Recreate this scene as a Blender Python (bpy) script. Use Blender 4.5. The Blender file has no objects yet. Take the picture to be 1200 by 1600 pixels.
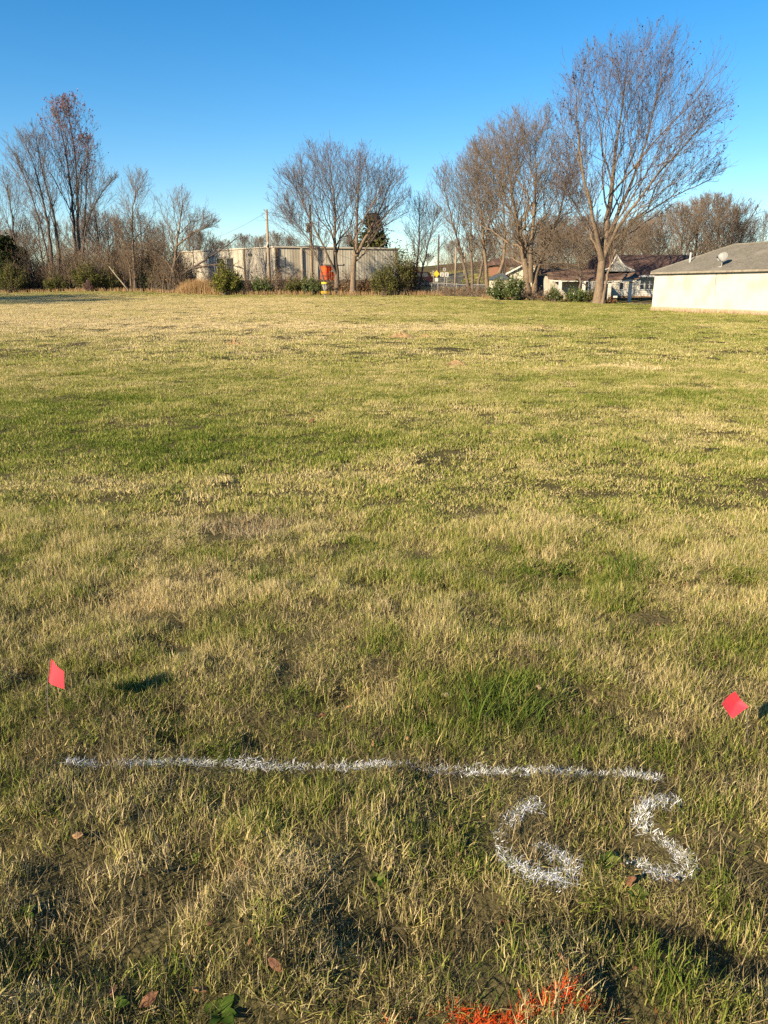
import bpy, math, random
import numpy as np
from mathutils import Vector, Matrix

# ------------------------------------------------------------------ camera, sky, sun, exposure
SC = bpy.context.scene
COL = SC.collection
CAM_H, PITCH, FPX = 1.55, math.radians(16.9), 1155.0      # eye height, downward tilt, focal length in photo pixels (1200 x 1600)
SUN_AZ, SUN_EL = math.radians(48), math.radians(25)       # the sun stands behind the camera, to the left
cd = bpy.data.cameras.new('camera')
cam = bpy.data.objects.new('camera', cd)
COL.objects.link(cam)
cam.location = (0, 0, CAM_H)
cam.rotation_euler = (math.pi / 2 - PITCH, 0, 0)
cd.sensor_fit = 'VERTICAL'
cd.sensor_height = 36.0
cd.lens = 36.0 * FPX / 1600.0
cd.clip_start, cd.clip_end = 0.05, 4000
SC.camera = cam

w = bpy.data.worlds.new('World')
SC.world = w
w.use_nodes = True
nt = w.node_tree
nt.nodes.clear()
sky = nt.nodes.new('ShaderNodeTexSky')
sky.sky_type = 'NISHITA'
sky.sun_disc = False
sky.sun_elevation = SUN_EL
sky.sun_rotation = math.pi + SUN_AZ
sky.air_density = 1.0
sky.dust_density = 0.05
sky.ozone_density = 3.0
sky.altitude = 100
bg = nt.nodes.new('ShaderNodeBackground')
bg.inputs['Strength'].default_value = 0.075
wo = nt.nodes.new('ShaderNodeOutputWorld')
hs_ = nt.nodes.new('ShaderNodeHueSaturation')
hs_.inputs['Saturation'].default_value = 1.38
nt.links.new(sky.outputs[0], hs_.inputs['Color'])
nt.links.new(hs_.outputs[0], bg.inputs[0])
nt.links.new(bg.outputs[0], wo.inputs[0])

SUN_DIR = Vector((-math.sin(SUN_AZ) * math.cos(SUN_EL), -math.cos(SUN_AZ) * math.cos(SUN_EL), math.sin(SUN_EL)))
sl = bpy.data.lights.new('sun', 'SUN')
sl.energy = 5.0
sl.angle = math.radians(0.5)
sl.color = (1.0, 0.83, 0.58)
so = bpy.data.objects.new('sun', sl)
COL.objects.link(so)
so.location = (-30, -30, 40)
so.rotation_euler = SUN_DIR.to_track_quat('Z', 'Y').to_euler()

SC.view_settings.view_transform = 'Standard'
SC.view_settings.look = 'None'
SC.view_settings.exposure = 1.24
SC.view_settings.gamma = 1.0
SC.view_settings.use_curve_mapping = False
SC.render.engine = 'CYCLES'
SC.cycles.max_bounces = 6
SC.cycles.diffuse_bounces = 2
SC.cycles.transparent_max_bounces = 6
SC.cycles.use_denoising = False

# ------------------------------------------------------------------ helpers
RNG = np.random.default_rng(7)
CP, SP = math.cos(PITCH), math.sin(PITCH)


def at(px, py, Y):
    """The point of the place that shows at a photo pixel, Y metres ahead of the camera."""
    a, b = (px - 600) / FPX, (800 - py) / FPX
    d = np.array([a, CP + b * SP, -SP + b * CP])
    return np.array([0, 0, CAM_H]) + d * (Y / d[1])


def gpoint(px, py):
    """Ground point under a photo pixel of the near lawn."""
    a, b = (px - 600) / FPX, (800 - py) / FPX
    d = np.array([a, CP + b * SP, -SP + b * CP])
    s = CAM_H / -d[2]
    return np.array([d[0] * s, d[1] * s])


def vnoise(x, y, seed=0):
    x = np.asarray(x, float); y = np.asarray(y, float)
    xi = np.floor(x).astype(np.int64); yi = np.floor(y).astype(np.int64)
    xf = x - xi; yf = y - yi
    u = xf * xf * (3 - 2 * xf); v = yf * yf * (3 - 2 * yf)

    def h(a, b):
        n = (a * 374761393 + b * 668265263 + seed * 982451653) & 0xffffffff
        n = ((n ^ (n >> 13)) * 1274126177) & 0xffffffff
        n = (n ^ (n >> 16)) & 0xffffff
        return n / float(0xffffff)
    return (h(xi, yi) * (1 - u) + h(xi + 1, yi) * u) * (1 - v) + (h(xi, yi + 1) * (1 - u) + h(xi + 1, yi + 1) * u) * v


def fbm(x, y, seed=0, o=4):
    s, a, t = 0.0, 0.5, 0.0
    for k in range(o):
        s = s + a * vnoise(x * 2 ** k, y * 2 ** k, seed + k * 17)
        t += a
        a *= 0.5
    return s / t


def sstep(a, b, x):
    t = np.clip((x - a) / (b - a), 0, 1)
    return t * t * (3 - 2 * t)


# terrain: control points where the ground shows in the photograph (pixel, distance)
CTRL = [at(508, 467, 65), at(88, 455, 78), at(0, 458, 76), at(212, 454, 77), at(272, 456, 77), at(352, 459, 76), at(551, 461, 75),
        at(650, 460, 76), at(740, 463, 74), at(830, 467, 66), at(935, 474, 61), at(1018, 485, 52), at(1200, 493, 42), at(700, 450, 96),
        at(690, 447, 100), at(985, 472, 64), at(875, 471, 63), at(430, 446, 84), at(620, 446, 87), at(280, 447, 95), at(760, 425, 125), at(900, 420, 135),
        at(1100, 425, 130), at(650, 432, 130), at(300, 440, 130), at(0, 440, 130), at(760, 408, 170), at(500, 436, 200), at(1200, 450, 70)]
CTRL += [np.array(p, float) for p in [(0, 0, 0), (-4, 3, 0), (4, 3, 0), (0, 9, 0), (-8, 11, 0.0), (8, 11, 0), (0, 24, 0.02), (-14, 26, 0.06), (14, 26, 0),
                                      (0, 42, 0.18), (-25, 45, 0.3), (-8, -12, 0), (8, -12, 0), (40, 20, -.1), (-40, 20, 0.1), (-60, 60, 0.8),
                                      (-120, 100, 1.5), (120, 100, 2), (0, 400, 6), (-300, 300, 5), (300, 300, 6), (-300, -100, 0), (300, -100, 0), (0, -300, 0)]]
CTRL = np.array(CTRL)
_K = np.sqrt(((CTRL[:, None, :2] - CTRL[None, :, :2]) ** 2).sum(-1) + 25.0)
_n = len(CTRL)
_A = np.zeros((_n + 1, _n + 1)); _A[:_n, :_n] = _K + 0.0; _A[:_n, _n] = 1; _A[_n, :_n] = 1
_W = np.linalg.solve(_A, np.append(CTRL[:, 2], 0))


def base_z(x, y):
    x = np.asarray(x, float); y = np.asarray(y, float)
    sh = x.shape
    X = x.ravel(); Y = y.ravel()
    out = np.full(X.shape, _W[_n])
    for k in range(_n):
        out += _W[k] * np.sqrt((X - CTRL[k, 0]) ** 2 + (Y - CTRL[k, 1]) ** 2 + 25.0)
    return out.reshape(sh)


def gsolve(px, py):
    """Ground point that shows at a photo pixel anywhere in the field, with the rise of the land."""
    a, b = (px - 600) / FPX, (800 - py) / FPX
    d = np.array([a, CP + b * SP, -SP + b * CP])
    Ys = np.linspace(1, 75, 1500); X = d[0] / d[1] * Ys; Z = CAM_H + d[2] / d[1] * Ys
    k = np.argmax(Z < base_z(X, Ys))
    return np.array([X[k], Ys[k]])


HOLE = gpoint(372, 828)
MARKS = gpoint(935, 1312)
DENTS = [(*gpoint(px, py), rx, ry, dp) for px, py, rx, ry, dp in [(575, 918, .16, .10, .07), (690, 925, .2, .08, .06), (830, 990, .14, .1, .06), (890, 893, .22, .09, .07), (1070, 920, .2, .07, .07), (545, 1080, .12, .07, .06), (945, 1305, .10, .07, .06),
         (180, 1050, .16, .08, .05), (330, 1350, .12, .07, .07), (230, 1500, .10, .06, .07), (700, 1450, .12, .07, .07), (1000, 1470, .12, .06, .06), (480, 1470, .09, .05, .06), (90, 1380, .1, .06, .06), (430, 1240, .1, .06, .05),
         (860, 1420, .08, .05, .06), (1150, 1500, .08, .05, .06), (560, 1560, .07, .04, .06), (60, 1540, .07, .05, .07), (400, 1130, .14, .06, .05), (430, 880, .14, .06, .05), (320, 790, .2, .09, .05)]]
_r = np.random.default_rng(66)
for _ in range(130):
    _y = 1.0 + 3.2 * _r.random() ** 1.3; _x = _r.uniform(-1, 1) * (.6 * _y + .5)
    if abs(_y - gpoint(600, 1200)[1]) < .16 or (_x > .2 and _x < .95 and abs(_y - gpoint(940, 1310)[1]) < .2): continue
    DENTS.append((_x, _y, _r.uniform(.05, .13), _r.uniform(.04, .08), _r.uniform(.03, .06)))


def terr(x, y):
    z = base_z(x, y)
    r = np.sqrt(np.asarray(x) ** 2 + np.asarray(y) ** 2)
    k = sstep(130, 20, r)
    dg_ = 1 - np.exp(-((((np.asarray(x) - MARKS[0]) / .42) ** 2 + ((np.asarray(y) - MARKS[1]) / .2) ** 2) ** 2))   # even turf where the number was sprayed
    z = z + k * ((fbm(x * 0.9, y * 0.9, 3, 3) - 0.5) * 0.13 + (fbm(x * 3.6, y * 3.6, 9, 2) - 0.5) * (0.075 * sstep(14, 5, r) + 0.10 * dg_ * sstep(1.98, 1.5, np.asarray(y))) + k * dg_ * (fbm(x * 7.5, y * 7.5, 12, 2) - 0.5) * (0.10 * sstep(2.0, 1.7, np.asarray(y)) + .05 * sstep(4.5, 2.5, np.asarray(y)) * sstep(2.2, 2.5, np.asarray(y))))
    for qx, qy, rx, ry, dp in DENTS:
        z = z - dp * np.exp(-(((np.asarray(x) - qx) / rx) ** 2 + ((np.asarray(y) - qy) / ry) ** 2))
    hx, hy = np.asarray(x) - HOLE[0], np.asarray(y) - HOLE[1]
    z = z - 0.05 * np.exp(-(hx * hx / 0.06 + hy * hy / 0.022))
    return z


def tz(x, y):
    return float(terr(np.array([x]), np.array([y]))[0])


def mesh_np(name, V, F, attrs=None, smooth=False):
    """V (n,3); F list of arrays, each (m,k) of indices; attrs: per-vertex floats."""
    me = bpy.data.meshes.new(name)
    V = np.ascontiguousarray(V, np.float32)
    F = [np.asarray(f, np.int32) for f in F if len(f)]
    me.vertices.add(len(V)); me.vertices.foreach_set('co', V.ravel())
    nl = sum(f.size for f in F); npoly = sum(len(f) for f in F)
    me.loops.add(nl); me.loops.foreach_set('vertex_index', np.concatenate([f.ravel() for f in F]))
    tot = np.concatenate([np.full(len(f), f.shape[1], np.int32) for f in F])
    st = np.concatenate([[0], np.cumsum(tot)[:-1]]).astype(np.int32)
    me.polygons.add(npoly); me.polygons.foreach_set('loop_start', st); me.polygons.foreach_set('loop_total', tot)
    if smooth:
        me.polygons.foreach_set('use_smooth', np.ones(npoly, bool))
    me.update(calc_edges=True)
    for k, a in (attrs or {}).items():
        at_ = me.attributes.new(k, 'FLOAT', 'POINT')
        at_.data.foreach_set('value', np.ascontiguousarray(a, np.float32))
    return me


def link(name, me, mat=None, parent=None):
    o = bpy.data.objects.new(name, me)
    COL.objects.link(o)
    if mat is not None and me is not None and not me.materials:
        me.materials.append(mat)
    if parent is not None:
        o.parent = parent
    return o


def tag(o, label=None, cat=None, group=None, kind=None):
    if label: o['label'] = label
    if cat: o['category'] = cat
    if group: o['group'] = group
    if kind: o['kind'] = kind
    return o


def root(name, loc, label, cat, group=None, rz=0):
    o = bpy.data.objects.new(name, None)
    COL.objects.link(o)
    o.location = loc
    o.rotation_euler = (0, 0, rz)
    o.empty_display_size = 0.2
    return tag(o, label, cat, group)


def copy_tree(o, parent=None):
    c = o.copy(); COL.objects.link(c)
    c.parent = parent
    for ch in list(o.children):
        copy_tree(ch, c)
    return c


class MB:
    """Collects shapes (world coordinates) for ONE mesh."""
    def __init__(s):
        s.v, s.f = [], []

    def add(s, V, F):
        o = len(s.v)
        s.v += [tuple(map(float, p)) for p in V]
        s.f += [tuple(i + o for i in f) for f in F]
        return s

    def box(s, fr, u0, u1, v0, v1, z0, z1):
        V = [fr(u, v, z) for z in (z0, z1) for (u, v) in ((u0, v0), (u1, v0), (u1, v1), (u0, v1))]
        return s.add(V, [(3, 2, 1, 0), (4, 5, 6, 7), (0, 1, 5, 4), (1, 2, 6, 5), (2, 3, 7, 6), (3, 0, 4, 7)])

    def prism(s, poly, off):
        """polygon of 3-D points swept along a vector."""
        n = len(poly); P = [np.array(p, float) for p in poly]; off = np.array(off, float)
        V = P + [p + off for p in P]
        F = [tuple(range(n))[::-1], tuple(range(n, 2 * n))] + [(i, (i + 1) % n, (i + 1) % n + n, i + n) for i in range(n)]
        return s.add(V, F)

    def tube(s, pts, r, n=6, caps=True):
        pts = [np.array(p, float) for p in pts]
        rs = r if hasattr(r, '__len__') else [r] * len(pts)
        V = []; F = []
        for i, p in enumerate(pts):
            t = pts[min(i + 1, len(pts) - 1)] - pts[max(i - 1, 0)]
            t = t / (np.linalg.norm(t) + 1e-9)
            a = np.array([0, 0, 1.0]) if abs(t[2]) < 0.9 else np.array([1.0, 0, 0])
            e1 = np.cross(t, a); e1 /= np.linalg.norm(e1); e2 = np.cross(t, e1)
            V += [p + rs[i] * (math.cos(2 * math.pi * k / n) * e1 + math.sin(2 * math.pi * k / n) * e2) for k in range(n)]
        for i in range(len(pts) - 1):
            F += [(i * n + k, i * n + (k + 1) % n, (i + 1) * n + (k + 1) % n, (i + 1) * n + k) for k in range(n)]
        if caps:
            F += [tuple(range(n))[::-1], tuple(range((len(pts) - 1) * n, len(pts) * n))]
        return s.add(V, F)

    def lathe(s, prof, c, n=16):
        V = [(c[0] + r * math.cos(2 * math.pi * k / n), c[1] + r * math.sin(2 * math.pi * k / n), c[2] + z) for r, z in prof for k in range(n)]
        F = [(i * n + k, i * n + (k + 1) % n, (i + 1) * n + (k + 1) % n, (i + 1) * n + k) for i in range(len(prof) - 1) for k in range(n)]
        return s.add(V, F)

    def ring(s, c, R, r, n=20, m=6):
        V = [(c[0] + (R + r * math.cos(b)) * math.cos(a), c[1] + (R + r * math.cos(b)) * math.sin(a), c[2] + r * math.sin(b))
             for a in np.linspace(0, 2 * math.pi, n, endpoint=False) for b in np.linspace(0, 2 * math.pi, m, endpoint=False)]
        F = [(i * m + j, ((i + 1) % n) * m + j, ((i + 1) % n) * m + (j + 1) % m, i * m + (j + 1) % m) for i in range(n) for j in range(m)]
        return s.add(V, F)

    def build(s, name, mat, parent=None, smooth=False, bevel=0, kind=None):
        off = np.array(parent_loc(parent)) if parent is not None else np.zeros(3)
        me = bpy.data.meshes.new(name)
        me.from_pydata([tuple(np.array(v) - off) for v in s.v], [], s.f)
        if smooth:
            me.polygons.foreach_set('use_smooth', [True] * len(me.polygons))
        me.update()
        o = link(name, me, mat, parent)
        if bevel:
            b = o.modifiers.new('bevel', 'BEVEL'); b.width = bevel; b.segments = 2; b.limit_method = 'ANGLE'
        if kind: o['kind'] = kind
        return o


def parent_loc(p):
    v = Vector((0, 0, 0))
    while p is not None:
        v += p.location
        p = p.parent
    return v


def frame(o, ang):
    """local axes: u along a wall, v into the building, z up; o = origin."""
    u = np.array([math.cos(ang), math.sin(ang), 0]); v = np.array([-math.sin(ang), math.cos(ang), 0])
    o = np.array(o, float)
    return lambda a, b, c: o + a * u + b * v + np.array([0, 0, c])


# ------------------------------------------------------------------ materials
def new_mat(name):
    m = bpy.data.materials.new(name); m.use_nodes = True
    n = m.node_tree; n.nodes.clear()
    return m, n, n.nodes, n.links


def mat(name, c1, c2=None, scale=4.0, rough=0.85, bump=0.0, bscale=40.0, metal=0.0, stretch=(1, 1, 1), thresh=(0.35, 0.65), c3=None, s3=0.7, spec=0.3):
    """Two-tone noise colour with an optional third, larger stain tone and a fine bump."""
    m, n, N, L = new_mat(name)
    out = N.new('ShaderNodeOutputMaterial'); p = N.new('ShaderNodeBsdfPrincipled')
    p.inputs['Roughness'].default_value = rough; p.inputs['Metallic'].default_value = metal
    p.inputs['Specular IOR Level'].default_value = spec
    L.new(p.outputs[0], out.inputs[0])
    g = N.new('ShaderNodeNewGeometry'); mp = N.new('ShaderNodeMapping')
    mp.inputs['Scale'].default_value = stretch
    L.new(g.outputs['Position'], mp.inputs[0])
    if c2 is None: c2 = tuple(x * 0.75 for x in c1)
    t = N.new('ShaderNodeTexNoise'); t.inputs['Scale'].default_value = scale; t.inputs['Detail'].default_value = 6
    L.new(mp.outputs[0], t.inputs['Vector'])
    r = N.new('ShaderNodeValToRGB')
    r.color_ramp.elements[0].position, r.color_ramp.elements[1].position = thresh
    r.color_ramp.elements[0].color = (*c1, 1); r.color_ramp.elements[1].color = (*c2, 1)
    L.new(t.outputs['Fac'], r.inputs[0])
    col = r.outputs[0]
    if c3:
        t3 = N.new('ShaderNodeTexNoise'); t3.inputs['Scale'].default_value = s3; t3.inputs['Detail'].default_value = 5
        L.new(mp.outputs[0], t3.inputs['Vector'])
        r3 = N.new('ShaderNodeValToRGB'); r3.color_ramp.elements[0].position = 0.5; r3.color_ramp.elements[1].position = 0.68
        L.new(t3.outputs['Fac'], r3.inputs[0])
        mx = N.new('ShaderNodeMixRGB'); mx.inputs[2].default_value = (*c3, 1)
        L.new(r3.outputs[0], mx.inputs[0]); L.new(col, mx.inputs[1]); col = mx.outputs[0]
    L.new(col, p.inputs['Base Color'])
    if bump:
        b = N.new('ShaderNodeBump'); b.inputs['Strength'].default_value = bump; b.inputs['Distance'].default_value = 0.02
        t2 = N.new('ShaderNodeTexNoise'); t2.inputs['Scale'].default_value = bscale; t2.inputs['Detail'].default_value = 5
        L.new(mp.outputs[0], t2.inputs['Vector']); L.new(t2.outputs['Fac'], b.inputs['Height']); L.new(b.outputs[0], p.inputs['Normal'])
    return m


def leaf_mat(name, cols, trans=0.3, attr='rnd', inst=None, hdark=None, gloss=0.0):
    """Leaf or blade: colour from a ramp driven by a per-leaf random value (and the clump's tint for the lawn)."""
    m, n, N, L = new_mat(name)
    out = N.new('ShaderNodeOutputMaterial')
    a = N.new('ShaderNodeAttribute'); a.attribute_name = attr
    fac = a.outputs['Fac']
    if inst:
        t = N.new('ShaderNodeAttribute'); t.attribute_type = 'INSTANCER'; t.attribute_name = inst
        s = N.new('ShaderNodeMath'); s.operation = 'MULTIPLY_ADD'; s.inputs[1].default_value = 0.62; s.inputs[2].default_value = -0.31
        L.new(fac, s.inputs[0])
        s2 = N.new('ShaderNodeMath'); s2.operation = 'ADD'; s2.use_clamp = True
        L.new(s.outputs[0], s2.inputs[0]); L.new(t.outputs['Fac'], s2.inputs[1]); fac = s2.outputs[0]
    r = N.new('ShaderNodeValToRGB')
    e = r.color_ramp.elements
    while len(e) < len(cols): e.new(0.5)
    for k, (p, c) in enumerate(cols):
        e[k].position = p; e[k].color = (*c, 1)
    L.new(fac, r.inputs[0])
    d = N.new('ShaderNodeBsdfDiffuse'); L.new(r.outputs[0], d.inputs[0])
    tr = N.new('ShaderNodeBsdfTranslucent'); L.new(r.outputs[0], tr.inputs[0])
    mx = N.new('ShaderNodeMixShader'); mx.inputs[0].default_value = trans
    L.new(d.outputs[0], mx.inputs[1]); L.new(tr.outputs[0], mx.inputs[2])
    res = mx.outputs[0]
    if gloss:
        gl = N.new('ShaderNodeBsdfGlossy'); gl.inputs['Roughness'].default_value = 0.45; gl.inputs[0].default_value = (1, 1, 1, 1)
        m2 = N.new('ShaderNodeMixShader'); m2.inputs[0].default_value = gloss
        L.new(res, m2.inputs[1]); L.new(gl.outputs[0], m2.inputs[2]); res = m2.outputs[0]
    L.new(res, out.inputs[0])
    return m


M = {}
M['bark_tan'] = mat('bark_tan', (0.22, 0.16, 0.105), (0.12, 0.086, 0.058), 5, 0.95, 0.9, 12, stretch=(3, 3, 0.6))
M['bark_grey'] = mat('bark_grey', (0.17, 0.13, 0.096), (0.09, 0.068, 0.05), 5, 0.95, 0.9, 12, stretch=(3, 3, 0.6))
M['bark_dark'] = mat('bark_dark', (0.13, 0.10, 0.08), (0.07, 0.052, 0.042), 5, 0.95, 0.9, 12, stretch=(3, 3, 0.6))
M['twig_purple'] = mat('twig_purple', (0.15, 0.115, 0.105), (0.11, 0.082, 0.075), 2, 0.95)
M['twig_brown'] = mat('twig_brown', (0.2, 0.15, 0.105), (0.135, 0.1, 0.072), 2, 0.95)
M['twig_grey'] = mat('twig_grey', (0.185, 0.15, 0.125), (0.13, 0.102, 0.085), 2, 0.95)
M['dead_pale'] = mat('dead_pale', (0.30, 0.25, 0.185), (0.2, 0.16, 0.115), 4, 0.95, 0.5, 15)
M['leaf_red'] = leaf_mat('leaf_red', [(0, (0.17, 0.07, 0.085)), (0.5, (0.25, 0.12, 0.125)), (1, (0.32, 0.18, 0.165))], 0.25)
M['leaf_dead'] = leaf_mat('leaf_dead', [(0, (0.09, 0.045, 0.02)), (0.5, (0.19, 0.105, 0.05)), (1, (0.3, 0.19, 0.09))], 0.2)
M['pod_dark'] = leaf_mat('pod_dark', [(0, (0.035, 0.02, 0.018)), (1, (0.1, 0.05, 0.035))], 0.1)
M['leaf_olive'] = leaf_mat('leaf_olive', [(0, (0.04, 0.055, 0.015)), (0.5, (0.10, 0.105, 0.03)), (1, (0.2, 0.17, 0.055))], 0.25)
M['leaf_green'] = leaf_mat('leaf_green', [(0, (0.04, 0.07, 0.016)), (0.6, (0.10, 0.135, 0.03)), (1, (0.2, 0.205, 0.055))], 0.25, gloss=0.04)
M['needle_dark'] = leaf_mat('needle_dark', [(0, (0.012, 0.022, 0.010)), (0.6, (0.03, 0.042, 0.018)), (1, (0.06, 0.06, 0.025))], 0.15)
M['needle_olive'] = leaf_mat('needle_olive', [(0, (0.06, 0.07, 0.016)), (0.6, (0.16, 0.16, 0.035)), (1, (0.26, 0.235, 0.06))], 0.2)
M['straw_tall'] = leaf_mat('straw_tall', [(0, (0.22, 0.13, 0.06)), (0.5, (0.36, 0.23, 0.11)), (1, (0.5, 0.36, 0.19))], 0.3)
M['grass'] = leaf_mat('grass', [(0, (0.075, 0.12, 0.018)), (0.28, (0.175, 0.22, 0.036)), (0.5, (0.35, 0.33, 0.092)), (0.72, (0.53, 0.43, 0.195)), (1, (0.72, 0.575, 0.33))], 0.32, inst='tint')
M['thatch'] = leaf_mat('thatch', [(0, (0.05, 0.04, 0.02)), (0.4, (0.16, 0.13, 0.06)), (0.75, (0.34, 0.27, 0.14)), (1, (0.54, 0.43, 0.25))], 0.25, inst='tint')
M['grass_real'] = leaf_mat('grass_real', [(0, (0.05, 0.09, 0.016)), (0.6, (0.095, 0.15, 0.028)), (1, (0.2, 0.215, 0.055))], 0.35)
M['paint_white'] = leaf_mat('paint_white', [(0, (0.2, 0.21, 0.06)), (0.3, (0.36, 0.34, 0.2)), (0.40, (0.62, 0.62, 0.61)), (1, (0.82, 0.82, 0.83))], 0.12)
M['paint_orange'] = leaf_mat('paint_orange', [(0, (0.26, 0.2, 0.08)), (0.15, (0.5, 0.14, 0.04)), (0.3, (0.55, 0.06, 0.014)), (1, (0.72, 0.10, 0.024))], 0.15)
M['fallen_leaf'] = mat('fallen_leaf', (0.20, 0.095, 0.045), (0.10, 0.045, 0.024), 40, 0.7, 0.4, 120)
M['fallen_leaf_tan'] = mat('fallen_leaf_tan', (0.34, 0.21, 0.10), (0.22, 0.12, 0.055), 40, 0.7, 0.4, 120)
M['stone'] = mat('stone', (0.34, 0.25, 0.15), (0.22, 0.16, 0.095), 30, 0.9, 0.5, 90)
M['flag'] = None
M['wire'] = mat('wire', (0.3, 0.29, 0.27), None, 20, 0.5, metal=0.7)
M['soil'] = mat('soil', (0.24, 0.155, 0.07), (0.34, 0.225, 0.105), 18, 1.0, 0.8, 50)
M['cream'] = mat('cream', (0.52, 0.495, 0.425), (0.46, 0.435, 0.365), 1.4, 0.9, 0.25, 30, c3=(0.40, 0.365, 0.295), s3=0.8)
M['cream_edge'] = mat('cream_edge', (0.48, 0.435, 0.35), (0.38, 0.34, 0.27), 3, 0.8)
M['fascia'] = mat('fascia', (0.30, 0.26, 0.2), (0.2, 0.17, 0.13), 3, 0.8)
M['foundation'] = mat('foundation', (0.42, 0.33, 0.22), (0.3, 0.23, 0.15), 5, 0.95, 0.4, 30)
M['shingle_grey'] = mat('shingle_grey', (0.20, 0.182, 0.148), (0.135, 0.121, 0.097), 6, 0.95, 0.6, 60, stretch=(1, 1, 3), c3=(0.22, 0.2, 0.165), s3=0.5)
M['shingle_red'] = mat('shingle_red', (0.12, 0.068, 0.05), (0.065, 0.038, 0.03), 4, 0.95, 0.6, 40, c3=(0.15, 0.09, 0.068), s3=0.6)
M['rust_roof'] = mat('rust_roof', (0.15, 0.085, 0.052), (0.075, 0.042, 0.028), 3, 0.9, 0.5, 30, c3=(0.2, 0.13, 0.085), s3=1.0)
M['white_wood'] = mat('white_wood', (0.55, 0.53, 0.475), (0.44, 0.415, 0.36), 5, 0.8, 0.2, 40, c3=(0.36, 0.32, 0.26), s3=1.6)
M['white_wall'] = mat('white_wall', (0.54, 0.50, 0.41), (0.45, 0.41, 0.33), 3, 0.9, 0.2, 30, c3=(0.37, 0.325, 0.25), s3=1.1)
M['gable_shingle'] = mat('gable_shingle', (0.34, 0.33, 0.31), (0.2, 0.195, 0.18), 14, 0.9, 0.5, 30)
M['brick'] = mat('brick', (0.19, 0.085, 0.05), (0.25, 0.125, 0.075), 9, 0.9, 0.3, 30)
M['brick_old'] = mat('brick_old', (0.2, 0.12, 0.08), (0.32, 0.22, 0.14), 6, 0.9, 0.3, 30)
M['dark'] = mat('dark', (0.03, 0.03, 0.03), (0.015, 0.015, 0.017), 5, 0.8)
M['roof_shade_blue'] = mat('roof_shade_blue', (0.06, 0.075, 0.10), (0.04, 0.052, 0.072), 6, 0.7)  # blue of the shed-corner shade put into colour, shared with the lean-to roof
M['steel_wall'] = mat('steel_wall', (0.46, 0.425, 0.345), (0.36, 0.33, 0.265), 2.5, 0.6, 0.0, metal=0.0, stretch=(1, 1, 0.25), c3=(0.29, 0.255, 0.195), s3=0.5)
M['steel_pale'] = mat('steel_pale', (0.46, 0.415, 0.33), (0.35, 0.31, 0.24), 1.6, 0.7, 0.0, stretch=(1, 1, 0.3), c3=(0.24, 0.215, 0.175), s3=0.4)
M['plinth'] = mat('plinth', (0.13, 0.115, 0.095), (0.08, 0.07, 0.06), 4, 0.95, 0.3, 20)
M['post_dark'] = mat('post_dark', (0.11, 0.075, 0.05), (0.07, 0.05, 0.035), 5, 0.9)
M['pole_wood'] = mat('pole_wood', (0.33, 0.255, 0.175), (0.22, 0.165, 0.115), 5, 0.9, 0.6, 20, stretch=(4, 4, 0.4))
M['galv'] = mat('galv', (0.36, 0.34, 0.30), (0.26, 0.245, 0.215), 10, 0.6, metal=0.1)
M['chain'] = mat('chain', (0.55, 0.53, 0.47), (0.4, 0.38, 0.34), 20, 0.5, metal=0.2)
M['yellow'] = mat('yellow', (0.75, 0.47, 0.03), (0.66, 0.4, 0.02), 10, 0.5)
M['orange_steel'] = mat('orange_steel', (0.72, 0.10, 0.02), (0.58, 0.075, 0.018), 3, 0.6, c3=(0.42, 0.06, 0.02), s3=1.4)
M['white_paint'] = mat('white_paint', (0.56, 0.55, 0.52), (0.46, 0.45, 0.42), 10, 0.6)
M['dish'] = mat('dish', (0.25, 0.25, 0.235), (0.2, 0.2, 0.19), 8, 0.5)
M['car_red'] = mat('car_red', (0.022, 0.004, 0.006), (0.018, 0.003, 0.005), 8, 0.4, spec=0.4)
M['rubber'] = mat('rubber', (0.02, 0.02, 0.02), None, 10, 0.9)
M['asphalt'] = mat('asphalt', (0.06, 0.058, 0.056), (0.045, 0.044, 0.043), 12, 0.95, 0.3, 60, c3=(0.09, 0.085, 0.08), s3=0.3)
M['track'] = mat('track', (0.24, 0.15, 0.085), (0.17, 0.11, 0.065), 6, 1.0, 0.6, 30)
M['lamp_grey'] = mat('lamp_grey', (0.4, 0.4, 0.4), None, 10, 0.5, metal=0.3)

m, n, N, L = new_mat('glass_dark')
out = N.new('ShaderNodeOutputMaterial'); p = N.new('ShaderNodeBsdfPrincipled')
p.inputs['Base Color'].default_value = (0.03, 0.04, 0.055, 1); p.inputs['Roughness'].default_value = 0.08
p.inputs['Specular IOR Level'].default_value = 0.7
L.new(p.outputs[0], out.inputs[0]); M['glass'] = m

m, n, N, L = new_mat('flag_plastic')
out = N.new('ShaderNodeOutputMaterial')
t = N.new('ShaderNodeTexNoise'); t.inputs['Scale'].default_value = 25
r = N.new('ShaderNodeValToRGB'); r.color_ramp.elements[0].color = (0.86, 0.055, 0.075, 1); r.color_ramp.elements[1].color = (0.95, 0.085, 0.11, 1)
d = N.new('ShaderNodeBsdfDiffuse'); tr = N.new('ShaderNodeBsdfTranslucent'); mx = N.new('ShaderNodeMixShader'); mx.inputs[0].default_value = 0.3
gl = N.new('ShaderNodeBsdfGlossy'); gl.inputs['Roughness'].default_value = 0.35; m2 = N.new('ShaderNodeMixShader'); m2.inputs[0].default_value = 0.04
L.new(t.outputs['Fac'], r.inputs[0]); L.new(r.outputs[0], d.inputs[0]); L.new(r.outputs[0], tr.inputs[0])
L.new(d.outputs[0], mx.inputs[1]); L.new(tr.outputs[0], mx.inputs[2]); L.new(mx.outputs[0], m2.inputs[1]); L.new(gl.outputs[0], m2.inputs[2]); L.new(m2.outputs[0], out.inputs[0])
M['flag'] = m


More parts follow.
